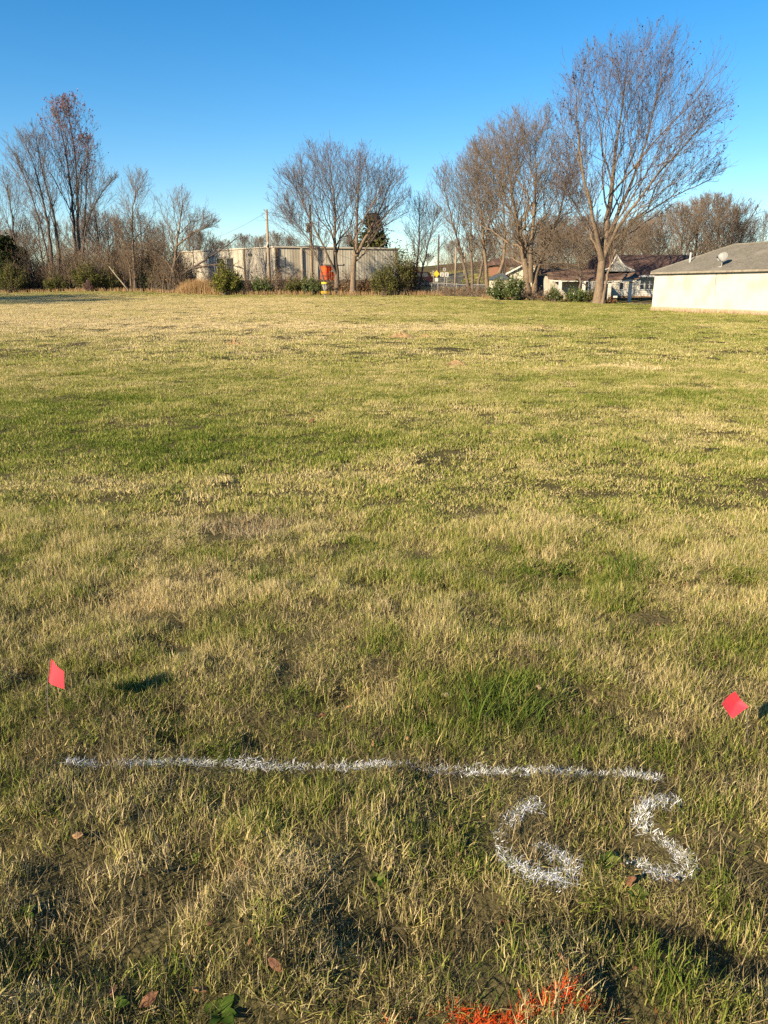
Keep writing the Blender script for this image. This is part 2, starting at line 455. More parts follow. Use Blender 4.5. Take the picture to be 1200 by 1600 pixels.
# ------------------------------------------------------------------ the ground
def ground_material():
    m, n, N, L = new_mat('turf_soil')
    out = N.new('ShaderNodeOutputMaterial'); p = N.new('ShaderNodeBsdfPrincipled'); p.inputs['Roughness'].default_value = 1.0
    p.inputs['Specular IOR Level'].default_value = 0.05
    L.new(p.outputs[0], out.inputs[0])
    g = N.new('ShaderNodeNewGeometry')
    def noise(s, d=6):
        t = N.new('ShaderNodeTexNoise'); t.inputs['Scale'].default_value = s; t.inputs['Detail'].default_value = d
        L.new(g.outputs['Position'], t.inputs['Vector']); return t.outputs['Fac']
    def ramp(f, stops):
        r = N.new('ShaderNodeValToRGB'); e = r.color_ramp.elements
        while len(e) < len(stops): e.new(0.5)
        for k, (q, c) in enumerate(stops): e[k].position = q; e[k].color = (*c, 1)
        L.new(f, r.inputs[0]); return r.outputs[0]
    fine = ramp(noise(45), [(0.3, (0.026, 0.02, 0.011)), (0.55, (0.065, 0.05, 0.026)), (0.75, (0.14, 0.108, 0.056))])
    big = ramp(noise(0.35), [(0.38, (0.13, 0.135, 0.04)), (0.62, (0.27, 0.225, 0.10))])
    mx = N.new('ShaderNodeMixRGB'); mx.inputs[0].default_value = 0.22
    L.new(fine, mx.inputs[1]); L.new(big, mx.inputs[2]); L.new(mx.outputs[0], p.inputs['Base Color'])
    b = N.new('ShaderNodeBump'); b.inputs['Strength'].default_value = 0.8; b.inputs['Distance'].default_value = 0.02
    L.new(noise(60), b.inputs['Height']); L.new(b.outputs[0], p.inputs['Normal'])
    return m


def axis(lo, hi, fine, n):
    s = np.linspace(-1, 1, n)
    a = np.sinh(s * 6.2) / np.sinh(6.2)
    return np.where(a < 0, -a * lo, a * hi)


gx = axis(-900, 900, 0.1, 281)
gy = axis(-500, 1500, 0.1, 321) + 3.0
GX, GY = np.meshgrid(gx, gy)
GZ = terr(GX, GY)
nx, ny = len(gx), len(gy)
I = np.arange(nx * ny).reshape(ny, nx)
F = np.stack([I[:-1, :-1], I[:-1, 1:], I[1:, 1:], I[1:, :-1]], -1).reshape(-1, 4)
ground = link('ground', mesh_np('ground', np.stack([GX, GY, GZ], -1).reshape(-1, 3), [F], smooth=True), ground_material())
tag(ground, 'open mown field of green and straw coloured turf', 'ground', kind='structure')


def strip(name, pts, width, m, lift, label, cat):
    """a road or path laid on the terrain along a centre line."""
    P = []
    for a, b in zip(pts[:-1], pts[1:]):
        a, b = np.array(a, float), np.array(b, float)
        k = max(2, int(np.linalg.norm(b - a) / 1.5))
        P += [a + (b - a) * i / k for i in range(k)]
    P.append(np.array(pts[-1], float)); P = np.array(P)
    T = np.gradient(P, axis=0); T /= np.linalg.norm(T, axis=1)[:, None]
    Nn = np.stack([-T[:, 1], T[:, 0]], -1)
    rows = [P + Nn * width * k for k in np.linspace(-0.5, 0.5, 7)]
    R = np.stack(rows, 1); Z = terr(R[..., 0], R[..., 1]) + lift
    V = np.concatenate([R, Z[..., None]], -1).reshape(-1, 3)
    I = np.arange(len(P) * 7).reshape(len(P), 7)
    F = np.stack([I[:-1, :-1], I[:-1, 1:], I[1:, 1:], I[1:, :-1]], -1).reshape(-1, 4)
    return tag(link(name, mesh_np(name, V, [F], smooth=True), m), label, cat, kind='structure')


strip('road', [(-60, 112), (-6, 105), (6, 101), (16, 99), (30, 98), (60, 104)], 6.0, M['asphalt'], 0.06, 'grey asphalt road passing behind the wire fence', 'road')
strip('side_road', [(8, 103), (10, 118), (16, 132), (40, 139), (75, 139)], 4.5, M['asphalt'], 0.07, 'dark side road climbing the grassy bank', 'road')


# ------------------------------------------------------------------ trees
def resample(P, N):
    P = np.asarray(P, float)
    d = np.concatenate([[0], np.cumsum(np.linalg.norm(np.diff(P, axis=0), axis=1))])
    t = np.linspace(0, d[-1], N)
    lin = np.stack([np.interp(t, d, P[:, k]) for k in range(P.shape[1])], -1)
    for _ in range(2):
        lin[1:-1] = 0.25 * lin[:-2] + 0.5 * lin[1:-1] + 0.25 * lin[2:]
    return lin


def tubes(P, R, sides):
    """P (B,N,3), R (B,N) -> verts, quad faces"""
    B, N, _ = P.shape
    T = np.gradient(P, axis=1); T /= np.linalg.norm(T, axis=2, keepdims=True) + 1e-9
    mt = T.mean(1); ref = np.where(np.abs(mt[:, 2:3]) < 0.8, np.array([[0, 0, 1.0]]), np.array([[1.0, 0.1, 0]]))
    e1 = np.cross(T, ref[:, None, :]); e1 /= np.linalg.norm(e1, axis=2, keepdims=True) + 1e-9
    e2 = np.cross(T, e1)
    a = np.arange(sides) * 2 * math.pi / sides
    V = P[:, :, None, :] + R[:, :, None, None] * (np.cos(a)[None, None, :, None] * e1[:, :, None, :] + np.sin(a)[None, None, :, None] * e2[:, :, None, :])
    I = np.arange(B * N * sides).reshape(B, N, sides)
    J = np.roll(I, -1, axis=2)
    F = np.stack([I[:, :-1], J[:, :-1], J[:, 1:], I[:, 1:]], -1).reshape(-1, 4)
    return V.reshape(-1, 3), F


def join(parts):
    V, F, o = [], [], 0
    for v, f in parts:
        V.append(v); F.append(f + o); o += len(v)
    return np.concatenate(V), np.concatenate(F)


def exit_dist(p, d, env):
    c, r = env
    q = (p - c) / r; e = d / r
    A = (e * e).sum(1); Bq = (q * e).sum(1); C = (q * q).sum(1) - 1
    disc = np.maximum(Bq * Bq - A * C, 0.0)
    return np.maximum((-Bq + np.sqrt(disc)) / A, 0.0)


def grow(P, R, rng, nc, t0, t1, ang, length, trop, env=None, reach=False, N=6, rfac=0.55, rmin=0.009, fall=0.5, wig=0.06, tip=0.35, up2=0.1, tpow=1.0):
    B, Np, _ = P.shape
    idx = np.repeat(np.arange(B), nc)
    k = np.tile(np.arange(nc), B)
    t = t0 + (t1 - t0) * ((k + rng.random(len(k))) / nc) ** tpow
    s = t * (Np - 1); i0 = np.minimum(s.astype(int), Np - 2); fr = (s - i0)[:, None]
    a, b = P[idx, i0], P[idx, i0 + 1]
    pos = a + (b - a) * fr
    tan = (b - a) / (np.linalg.norm(b - a, axis=1, keepdims=True) + 1e-9)
    rad = R[idx, i0] * (1 - fr[:, 0]) + R[idx, i0 + 1] * fr[:, 0]
    ref = np.where(np.abs(tan[:, 2:3]) < 0.9, np.array([[0, 0, 1.0]]), np.array([[1.0, 0, 0]]))
    e1 = np.cross(tan, ref); e1 /= np.linalg.norm(e1, axis=1, keepdims=True); e2 = np.cross(tan, e1)
    az = k * 2.399 + np.repeat(rng.random(B) * 6.28, nc) + rng.normal(0, 0.5, len(k))
    an = np.radians(ang[0] + (ang[1] - ang[0]) * t + rng.normal(0, 7, len(t)))[:, None]
    d = np.cos(an) * tan + np.sin(an) * (np.cos(az)[:, None] * e1 + np.sin(az)[:, None] * e2)
    d[:, 2] += trop
    d /= np.linalg.norm(d, axis=1, keepdims=True)
    PL = np.linalg.norm(np.diff(P, axis=1), axis=2).sum(1)[idx]
    if reach:
        Lx = exit_dist(pos, d, env)
        Ln = Lx * rng.uniform(0.55, 1.05, len(t))
        Ln = np.maximum(Ln, 0.6)
    else:
        Ln = length * PL * (1 - fall * t) * rng.uniform(0.6, 1.3, len(t))
        if env is not None:
            Lx = exit_dist(pos, d, env)
            Ln = np.minimum(Ln, np.maximum(Lx, 0.12) * rng.uniform(0.75, 1.25, len(t)) + 0.15)
    u = np.linspace(0, 1, N)
    Q = pos[:, None, :] + Ln[:, None, None] * d[:, None, :] * u[None, :, None]
    Q[..., 2] += up2 * Ln[:, None] * (u ** 2)[None, :]
    wg = np.cumsum(rng.normal(0, wig, (len(t), N, 3)), axis=1); wg -= wg[:, :1]
    Q += wg * Ln[:, None, None] * 0.5
    r0 = np.clip(rad * rfac * rng.uniform(0.7, 1.15, len(t)), rmin, None)
    r0 = np.minimum(r0, np.maximum(rad * 0.92, rmin))
    RR = r0[:, None] * (1 - (1 - tip) * u[None, :]); RR = np.maximum(RR, rmin * 0.7)
    return Q, RR


def quads(C, size, rng, elong=1.5, droop=None):
    """random leaf quads at centres C"""
    n = len(C)
    a = rng.normal(size=(n, 3)); a /= np.linalg.norm(a, axis=1, keepdims=True)
    b = np.cross(a, rng.normal(size=(n, 3))); b /= np.linalg.norm(b, axis=1, keepdims=True) + 1e-9
    s = size * rng.uniform(0.6, 1.3, n)[:, None]
    V = np.stack([C - a * s * elong * 0.5, C + b * s * 0.4, C + a * s * elong * 0.5, C - b * s * 0.4], 1).reshape(-1, 3)
    return V, np.arange(n * 4).reshape(n, 4)


def tree_object(name, base, trunk, crown, label, cat, mt, mc, group=None, leaves=None, ml=None, lname='foliage'):
    o = root(name, tuple(base), label, cat, group)
    b = np.asarray(base)
    V, F = trunk
    link('trunk', mesh_np('trunk', V - b, [F], smooth=True), mt, o)
    V, F = crown
    link('crown', mesh_np('crown', V - b, [F]), mc, o)
    if leaves is not None:
        V, F = leaves
        link(lname, mesh_np(lname, V - b, [F], {'rnd': np.repeat(RNG.random(len(V) // 4), 4)}), ml, o)
    return o


def bare_tree(name, Y, stems, envs, label, seed, n1=20, n2=8, n3=6, n4=4, ang1=(48, 18), trop1=0.35, mt='bark_grey', mc='twig_purple', cat='tree', group=None,
              leaf=None, leaf_n=0, leaf_size=0.1, leaf_zone=(0, 1), up2=0.12, t0=0.3, len2=0.62, len3=0.52, len4=0.6, rmin=0.0085, lname='leaves', tp1=1.0, sink=0.25):
    """stems: list of (pixel path [(px,py,dY)...], radius at foot, radius at tip); envs: one crown ellipsoid (px,py,rx_px,ry_px) per stem."""
    rng = np.random.default_rng(seed)
    trunk, crown, tips = [], [], []
    first = True
    base = at(stems[0][0][0][0], stems[0][0][0][1], Y)
    base[2] = tz(base[0], base[1])
    for (path, r0, r1), env in zip(stems, envs):
        pts = [at(q[0], q[1], Y + (q[2] if len(q) > 2 else 0)) for q in path]
        if abs(path[0][1] - stems[0][0][0][1]) < 25:
            pts[0][2] = tz(pts[0][0], pts[0][1]) - sink
        P = resample(pts, 16)
        P[3:] += rng.normal(0, 0.035, (13, 3))
        u = np.linspace(0, 1, 16)
        R = r1 + (r0 - r1) * (1 - u) ** 1.25
        R[0] *= 1.45; R[1] *= 1.12
        P, R = P[None], R[None]
        trunk.append(tubes(P, R, 10))
        c = at(env[0], env[1], Y); sx, sz = Y / 1207.0, Y / 1261.0
        E = (c, np.array([env[2] * sx, env[2] * sx * (env[4] if len(env) > 4 else 0.9), env[3] * sz]))
        P1, R1 = grow(P, R, rng, n1, t0, 0.98, ang1, 1, trop1, E, True, N=11, rfac=0.45, rmin=0.018, wig=0.035, up2=up2, tip=0.15, tpow=tp1)
        trunk.append(tubes(P1, R1, 5))
        P2, R2 = grow(P1, R1, rng, n2 + 3, 0.10, 0.97, (46, 30), len2, 0.22, E, False, N=7, rfac=0.5, rmin=0.012, wig=0.05, up2=0.12, fall=0.6)
        crown.append(tubes(P2, R2, 4))
        n3 = max(4, n3 - 2) if first else n3
        n4 = max(2, n4 - 1) if first else n4
        first = False
        P3, R3 = grow(P2, R2, rng, n3, 0.15, 0.98, (45, 32), len3, 0.15, E, False, N=5, rfac=0.62, rmin=rmin, wig=0.06, fall=0.5)
        crown.append(tubes(P3, R3, 3))
        if n4:
            P4, R4 = grow(P3, R3, rng, n4, 0.2, 1.0, (42, 28), len4, 0.12, None, False, N=4, rfac=0.7, rmin=rmin * 0.8, wig=0.06, fall=0.4)
            crown.append(tubes(P4, R4, 3)); tips.append(P4.reshape(-1, 3))
        else:
            tips.append(P3.reshape(-1, 3))
    lv = None
    if leaf:
        T = np.concatenate(tips)
        zlo, zhi = T[:, 2].min(), T[:, 2].max()
        q = (T[:, 2] - zlo) / (zhi - zlo)
        pr = sstep(leaf_zone[0], leaf_zone[1], q) + 1e-6
        pr = rng.random(len(T)) ** (1.0 / pr)
        T = T[np.argsort(-pr)[:leaf_n]]
        T = T + rng.normal(0, 0.05, T.shape)
        lv = quads(T, leaf_size, rng)
    return tree_object(name, base, join(trunk), join(crown), label, cat, M[mt], M[mc], group, lv, M[leaf] if leaf else None, lname)


# the tall tree on the right, dark seed balls at its twig ends
E1 = (1000, 190, 138, 128)
bare_tree('tall_tree', 61, [([(935, 474), (938, 425), (946, 375), (955, 300, .5), (966, 210, 1), (978, 120, .5)], 0.37, 0.03),
                            ([(940, 405), (928, 345, -1), (908, 260, -1), (896, 130, -2)], 0.19, 0.03),
                            ([(946, 385), (972, 320, 1), (1010, 220, 2), (1035, 120, 2)], 0.18, 0.03),
                            ([(944, 400), (968, 350, -1), (1030, 270, -2), (1095, 200, -2)], 0.15, 0.03),
                            ([(948, 385), (990, 345, 1), (1055, 305, 1), (1112, 280, 1)], 0.10, 0.025), ([(938, 400), (917, 355, .5), (888, 300, .5)], 0.09, 0.025)],
          [E1, (928, 180, 74, 126), E1, (1068, 220, 76, 100), (1085, 282, 62, 55), (890, 292, 38, 70)],
          'tallest bare tree, its fan of upright limbs dotted with dark seed balls', 11, n1=15, n2=9, n3=6, n4=4, ang1=(50, 22), trop1=0.4, mt='bark_tan', mc='twig_purple',
          leaf='pod_dark', leaf_n=1300, leaf_size=0.11, leaf_zone=(-.2, .6), up2=0.06, t0=0.2, lname='seed_ball', rmin=0.008)
bare_tree('slender_tree', 60, [([(941, 470), (950, 425), (960, 395), (972, 370)], 0.13, 0.05)], [(985, 365, 50, 45)],
          'slender leaning tree close behind the tallest tree trunk', 12, n1=10, n2=6, n3=5, n4=3, ang1=(65, 30), trop1=.15, mt='bark_tan', mc='twig_brown', t0=0.5)
E2 = (818, 285, 98, 112)
bare_tree('broad_tree', 66, [([(825, 467), (822, 425), (815, 380), (800, 310, 1), (790, 240, 1)], 0.36, 0.03),
                             ([(833, 466), (838, 420), (855, 380), (880, 320, 1), (890, 270, 1)], 0.28, 0.03),
                             ([(829, 440), (830, 380, -1), (838, 300, -1), (835, 220, -1)], 0.22, 0.03)],
          [E2, (870, 305, 72, 85), E2],
          'broad bare tree with thick forked trunk in front of the white shed', 13, n1=21, n2=9, n3=6, n4=5, ang1=(68, 24), trop1=0.2, mt='bark_tan', mc='twig_brown', t0=0.22, up2=0.06, rmin=0.0085)
bare_tree('low_branched_tree', 63, [([(906, 473), (908, 440), (905, 410), (890, 380)], 0.12, 0.04)], [(880, 388, 66, 45)],
          'low tangled bare tree hanging over the brown carport roof', 14, n1=16, n2=8, n3=6, n4=3, ang1=(75, 40), trop1=0.05, mt='bark_grey', mc='twig_brown', t0=0.35, up2=-0.05)
E3 = (722, 335, 62, 90)
bare_tree('clustered_tree', 74, [([(733, 463), (730, 430), (715, 380), (700, 320), (690, 280)], 0.18, 0.03), ([(738, 463), (738, 420), (736, 360), (735, 300)], 0.17, 0.03),
                                 ([(744, 463), (752, 420), (760, 370), (770, 320)], 0.16, 0.03)],
          [(702, 335, 45, 85), E3, E3], 'cluster of thin grey trunks rising from one clump by the wire fence', 15, n1=14, n2=7, n3=6, n4=3, ang1=(58, 24), t0=0.28, mt='bark_grey', mc='twig_grey')
E4 = (772, 305, 62, 98)
bare_tree('crooked_tree', 72, [([(773, 462), (778, 430), (790, 400), (788, 340), (780, 270)], 0.22, 0.03), ([(762, 463), (760, 425), (755, 370), (748, 300), (745, 250)], 0.20, 0.03)],
          [E4, (750, 310, 55, 85)], 'crooked bare tree pair leaning apart beside the white shed', 16, n1=18, n2=9, n3=6, n4=5, ang1=(60, 24), t0=0.3, mt='bark_tan', mc='twig_brown')
# the pair in front of the warehouse
E5 = (508, 318, 92, 90)
bare_tree('spreading_tree', 76, [([(527, 458), (526, 420), (523, 385), (524, 330), (516, 260)], 0.29, 0.03), ([(526, 430), (508, 390, -1), (485, 345, -1), (462, 290, -1)], 0.14, 0.03),
                                 ([(512, 458), (505, 430), (482, 370, 1), (445, 335, 1)], 0.12, 0.025)],
          [E5, (475, 320, 62, 72), (455, 350, 48, 45)], 'wide spreading bare tree nearest the orange container', 17, n1=18, n2=8, n3=6, n4=4, ang1=(62, 24), trop1=.3, t0=0.3, mt='bark_grey', mc='twig_purple', up2=0.12)
E6 = (585, 318, 62, 90)
bare_tree('forked_tree', 75, [([(551, 461), (552, 425), (556, 390), (558, 330), (562, 260)], 0.31, 0.03), ([(556, 400), (570, 375), (592, 330, 1), (612, 285, 1)], 0.19, 0.03)],
          [E6, (600, 322, 48, 75)], 'bare tree with pale forked trunk standing beside the disc golf basket', 18, n1=20, n2=8, n3=6, n4=4, ang1=(62, 24), trop1=.3, t0=0.25, mt='bark_tan', mc='twig_purple', up2=0.12)
bare_tree('thin_tree', 78, [([(648, 460), (650, 425), (655, 380), (655, 320)], 0.15, 0.03), ([(652, 460), (660, 420), (672, 370), (682, 330)], 0.12, 0.03)],
          [(652, 362, 38, 66), (672, 368, 34, 56)], 'thin open bare tree at the end of the wire fence', 19, n1=14, n2=7, n3=5, n4=3, ang1=(58, 24), t0=0.25, mt='bark_dark', mc='twig_grey')
# the tree line on the left
bare_tree('red_leaved_tree', 80, [([(119, 458), (117, 400), (115, 330), (105, 250), (88, 170)], 0.24, 0.03), ([(122, 458), (123, 400), (122, 320), (116, 230), (106, 165)], 0.22, 0.03),
                                  ([(121, 440), (131, 370), (135, 300), (138, 220)], 0.15, 0.03)],
          [(98, 252, 34, 92, 1.2), (114, 240, 44, 80, 1.2), (142, 280, 32, 66, 1.2)], 'tall narrow tree still holding purple red leaves at its top', 21, n1=15, n2=6, n3=5, n4=3, ang1=(42, 22), trop1=0.5, t0=0.35,
          mt='bark_dark', mc='twig_grey', leaf='leaf_red', leaf_n=3000, leaf_size=0.11, leaf_zone=(0.0, 0.9))
bare_tree('leaning_tree', 78, [([(88, 456), (80, 400), (72, 330), (60, 280), (40, 225)], 0.24, 0.03), ([(92, 456), (92, 390), (82, 320), (66, 270), (56, 215)], 0.22, 0.03), ([(84, 440), (66, 360, -1), (45, 290, -1), (22, 240, -1)], 0.13, 0.03)],
          [(45, 285, 46, 82), (66, 270, 36, 70), (30, 305, 42, 68)], 'double trunked bare tree leaning toward the edge of the picture', 22, n1=13, n2=7, n3=5, n4=3, ang1=(50, 25), t0=0.4, mt='bark_dark', mc='twig_grey')
bare_tree('arching_tree', 79, [([(124, 458), (128, 400), (135, 345), (155, 310), (176, 275)], 0.14, 0.03)], [(160, 315, 36, 55)],
          'bare tree arching out from beneath the red leaved tree', 23, n1=13, n2=7, n3=5, n4=3, ang1=(55, 25), t0=0.4, mt='bark_dark', mc='twig_grey')
bare_tree('twisted_tree', 77, [([(212, 455), (210, 420), (207, 370), (206, 330), (215, 290)], 0.17, 0.04), ([(205, 456), (203, 420), (198, 395), (190, 370)], 0.1, 0.03)],
          [(212, 320, 36, 55), (192, 370, 26, 38)], 'slim twisted bare tree with pale lower trunk beside the leaning dead pole', 24, n1=15, n2=7, n3=5, n4=3, ang1=(55, 30), t0=0.35, mt='bark_tan', mc='twig_brown')
E7 = (287, 352, 60, 56)
bare_tree('orchard_tree', 77, [([(272, 457), (271, 420), (276, 380), (283, 340), (285, 315)], 0.22, 0.04), ([(271, 425), (255, 400), (240, 385)], 0.1, 0.03), ([(275, 385), (300, 365), (330, 350)], 0.1, 0.03)],
          [E7, (250, 380, 34, 38), (310, 362, 40, 36)], 'round headed bare tree with pale straight trunk left of the warehouse', 25, n1=14, n2=7, n3=6, n4=3, ang1=(68, 30), t0=0.3, mt='bark_tan', mc='twig_brown')
bare_tree('edge_tree', 82, [([(22, 450), (24, 400), (20, 340), (10, 290)], 0.16, 0.04)], [(14, 330, 42, 62)], 'bare tree rising just behind the left end cedar', 26, n1=16, n2=7, n3=5, n4=3, t0=0.3, mt='bark_dark', mc='twig_grey')

# trees further back: three models, copied
def back_tree(seed, h, rx, mc, dens):
    rng = np.random.default_rng(seed)
    P = resample([(0, 0, -0.3), (rng.normal(0, .2), 0, h * .3), (rng.normal(0, .3), rng.normal(0, .3), h * .6), (0, 0, h * .92)], 12)[None]
    R = np.linspace(h * 0.016, 0.03, 12)[None]
    E = (np.array([0, 0, h * .56]), np.array([rx, rx, h * .46]))
    tr = [tubes(P, R, 7)]
    P1, R1 = grow(P, R, rng, 18, 0.15, .97, (62, 22), 1, .3, E, True, N=7, rfac=.6, rmin=.02, up2=.12)
    tr.append(tubes(P1, R1, 4))
    P2, R2 = grow(P1, R1, rng, 9, .12, .97, (48, 30), .55, .2, E, N=5, rmin=.014)
    P3, R3 = grow(P2, R2, rng, dens, .15, 1, (45, 30), .55, .15, E, N=4, rmin=.014)
    P4, R4 = grow(P3, R3, rng, 2, .2, 1, (42, 30), .6, .1, None, N=3, rmin=.012)
    return join(tr), join([tubes(P2, R2, 3), tubes(P3, R3, 3), tubes(P4, R4, 3)])


PROTO = {}
for key, a in {'tall': (31, 13, 4.2, 'twig_grey', 6), 'round': (32, 10, 5.2, 'twig_brown', 9), 'thin': (33, 11, 2.8, 'twig_grey', 5)}.items():
    tr, cr = back_tree(*a[:5])
    PROTO[key] = (mesh_np('trunk', tr[0], [tr[1]], smooth=True), mesh_np('crown', cr[0], [cr[1]]), a[3], a[1])
    PROTO[key][0].materials.append(M['bark_dark']); PROTO[key][1].materials.append(M[a[3]])


def place_back(key, px, top_py, Y, label, group, sx=1.0):
    tm, cm, mc, h = PROTO[key]
    g = at(px, 450, Y); z = tz(g[0], g[1])
    H = at(px, top_py, Y)[2] - z
    o = root('background_tree', (g[0], g[1], z - 0.1), label, 'tree', group, rz=RNG.random() * 6.28)
    o.scale = (H / h * sx, H / h * sx, H / h)
    link('trunk', tm, None, o); link('crown', cm, None, o)
    return o


for px, py, Y, k, s, lb_ in [
        (-30, 300, 90, 'tall', 1, 'bare back row tree cut off by the left edge of the picture'), (5, 335, 96, 'thin', 1.2, 'thin back row tree just above the left end cedar'),
        (48, 340, 92, 'thin', 1.1, 'thin back row tree left of the double trunked tree'), (72, 330, 98, 'tall', 1.1, 'back row tree seen between the double trunks'),
        (100, 345, 92, 'thin', 1.1, 'thin back row tree between the double trunked and red leaved trees'), (145, 335, 92, 'round', 1, 'round back row tree right of the red leaved tree'),
        (160, 318, 88, 'thin', 1.2, 'thin back row tree under the arching limb'), (176, 330, 95, 'tall', .9, 'back row tree at the tip of the arching limb'),
        (190, 335, 90, 'thin', 1.2, 'thin back row tree left of the slim twisted tree'), (228, 330, 93, 'tall', 1, 'back row tree right of the slim twisted tree'),
        (246, 350, 96, 'thin', 1, 'thin back row tree above the tan tangle of dead vines'), (262, 345, 99, 'thin', 1.2, 'thin back row tree left of the round headed tree'),
        (300, 352, 108, 'tall', 1, 'far tree behind the crown of the round headed tree'), (318, 360, 112, 'round', 1, 'far tree right of the round headed tree'),
        (335, 368, 112, 'thin', 1.1, 'far thin tree over the left end of the metal building'), (350, 375, 118, 'round', 1.1, 'far small tree over the metal building beside the broken limb'),
        (36, 360, 88, 'round', 1.1, 'low bushy tree behind the smaller dark cedar'), (130, 365, 88, 'thin', .9, 'short thin tree behind the large olive thicket'), (210, 375, 88, 'round', .9, 'short bushy tree behind the slim twisted trunk')]:
    place_back(k, px, py, Y, lb_, 'bare trees at the back of the tree line', s)
for px, py, Y, lb_ in [(385, 366, 150, 'small far tree above the metal building roof, left of both poles'), (411, 368, 155, 'small far tree just left of the left utility pole'),
                       (436, 362, 140, 'small far tree just right of the left utility pole'), (455, 370, 150, 'small far tree midway between the two utility poles'),
                       (545, 365, 150, 'small far tree between the two trunks before the warehouse'), (580, 368, 150, 'small far tree behind the conical evergreen')]:
    place_back('round', px, py, Y, lb_, 'far trees above the warehouse', 1.0)
for px, py, Y, k, lb_ in [
        (668, 395, 150, 'round', 'far low tree behind the thin tree and the red car'), (705, 375, 150, 'round', 'far tree above the white road signs'), (735, 365, 140, 'round', 'far tree behind the cluster of thin trunks'),
        (770, 355, 135, 'round', 'far tree on the rise behind the crooked pair'), (800, 345, 125, 'round', 'tree on the rise above the gabled shed'), (838, 340, 115, 'tall', 'tree on the rise behind the thick forked trunk'),
        (868, 338, 120, 'round', 'tree on the rise behind the right fork of the broad tree'), (905, 335, 112, 'round', 'tree on the rise between the broad tree and the tallest tree'), (940, 345, 112, 'round', 'tree on the rise behind the tallest trunk'),
        (985, 340, 110, 'round', 'tree on the rise above the white gable'), (850, 350, 92, 'round', 'brown tree close behind the whitewashed shed'), (885, 355, 90, 'round', 'brown tree close behind the carport roof'),
        (925, 350, 92, 'round', 'brown tree behind the carport, left of the tallest trunk'), (965, 352, 90, 'round', 'brown tree behind the old house gable'), (755, 375, 105, 'round', 'low brown tree behind the lean-to'), (815, 365, 95, 'round', 'low brown tree behind the gabled shed roof')]:
    place_back(k, px, py, Y, lb_, 'bare trees on the rise behind the buildings', 1.25)
for px, py, Y, lb_ in [(1000, 345, 84, 'dense brown tree over the dark red roof of the old house'), (1022, 328, 88, 'dense brown tree over the meeting of red and grey roofs'), (1058, 318, 84, 'dense brown tree above the white vent pipe'),
                       (1082, 306, 87, 'dense brown tree over the left slope of the grey hip roof'), (1110, 304, 82, 'tallest dense brown tree behind the grey hip roof'), (1135, 322, 80, 'dense brown tree right above the satellite dish'), (1148, 345, 84, 'lowest dense brown tree, at the right end of the clump')]:
    place_back('round', px, py, Y, lb_, 'dense trees behind the right house', 1.0)
place_back('tall', 1182, 330, 105, 'pale fine bare tree alone beyond the right end of the grey roof', None, 0.75)
# trees that stand left of the picture and throw the shade over the far left of the field
for x, y, s in [(-44, 41, 1.45), (-49, 47, 1.5), (-53, 40, 1.6), (-56, 50, 1.4)]:
    o = root('field_edge_tree', (x, y, tz(x, y) - .1), 'bare tree at the field edge, outside the left of the picture', 'tree', 'trees along the left field edge', rz=x)
    o.scale = (s, s, s)
    link('trunk', PROTO['round'][0], None, o); link('crown', PROTO['round'][1], None, o)


# ------------------------------------------------------------------ evergreens, shrubs, undergrowth
def cedar(name, px, base_py, top_py, wpx, Y, label, mt, seed, n=5200, size=0.2):
    rng = np.random.default_rng(seed)
    b = at(px, base_py, Y); b[2] = tz(b[0], b[1]); H = at(px, top_py, Y)[2] - b[2]; Rm = wpx * 0.5 * Y / 1207
    o = root(name, tuple(b), label, 'evergreen tree')
    P = resample([(0, 0, -.2), (0.05, 0, H * .5), (0, 0, H * .96)], 10)[None]; Rr = np.linspace(H * .02, .02, 10)[None]
    link('trunk', mesh_np('trunk', *(lambda t: (t[0], [t[1]]))(tubes(P, Rr, 7))), M['bark_dark'], o)
    nb = 70
    u = rng.random(nb) ** 0.8
    az = rng.random(nb) * 6.28
    zz = H * (0.06 + 0.92 * u); rr = Rm * (1 - u) ** 0.7 * rng.uniform(.65, 1.12, nb)
    S = np.stack([0 * zz, 0 * zz, zz], -1); Ee = np.stack([rr * np.cos(az), rr * np.sin(az), zz + rr * 0.25], -1)
    P1 = S[:, None] + (Ee - S)[:, None] * np.linspace(0, 1, 4)[None, :, None]
    link('branches', mesh_np('branches', *(lambda t: (t[0], [t[1]]))(tubes(P1, np.tile(np.linspace(.03, .01, 4), (nb, 1)), 3))), M['bark_dark'], o)
    k = rng.integers(0, nb, n); t = rng.random(n) ** .55
    C = S[k] + (Ee - S)[k] * t[:, None] + rng.normal(0, 1, (n, 3)) * (0.10 * Rm + 0.08) * np.array([1, 1, .7])
    V, F = quads(C, size, rng, 2.0)
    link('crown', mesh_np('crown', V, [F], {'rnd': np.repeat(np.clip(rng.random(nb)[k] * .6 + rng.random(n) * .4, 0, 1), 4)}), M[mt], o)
    return o


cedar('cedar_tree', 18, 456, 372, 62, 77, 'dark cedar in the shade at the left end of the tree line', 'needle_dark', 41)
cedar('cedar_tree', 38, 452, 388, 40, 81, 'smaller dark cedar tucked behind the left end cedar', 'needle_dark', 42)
M['needle_cedar'] = leaf_mat('needle_cedar', [(0, (0.028, 0.036, 0.014)), (0.6, (0.065, 0.068, 0.024)), (1, (0.12, 0.11, 0.04))], 0.15)
cedar('cedar_tree', 584, 440, 336, 76, 112, 'conical evergreen rising behind the warehouse roof', 'needle_cedar', 43, 7000, .25)
cedar('cedar_tree', 552, 440, 378, 26, 118, 'small evergreen top peeping over the warehouse roof', 'needle_dark', 44, 2500)
cedar('cedar_tree', 186, 452, 395, 42, 84, 'dark evergreen half hidden behind the slim twisted tree', 'needle_dark', 45, 3000)


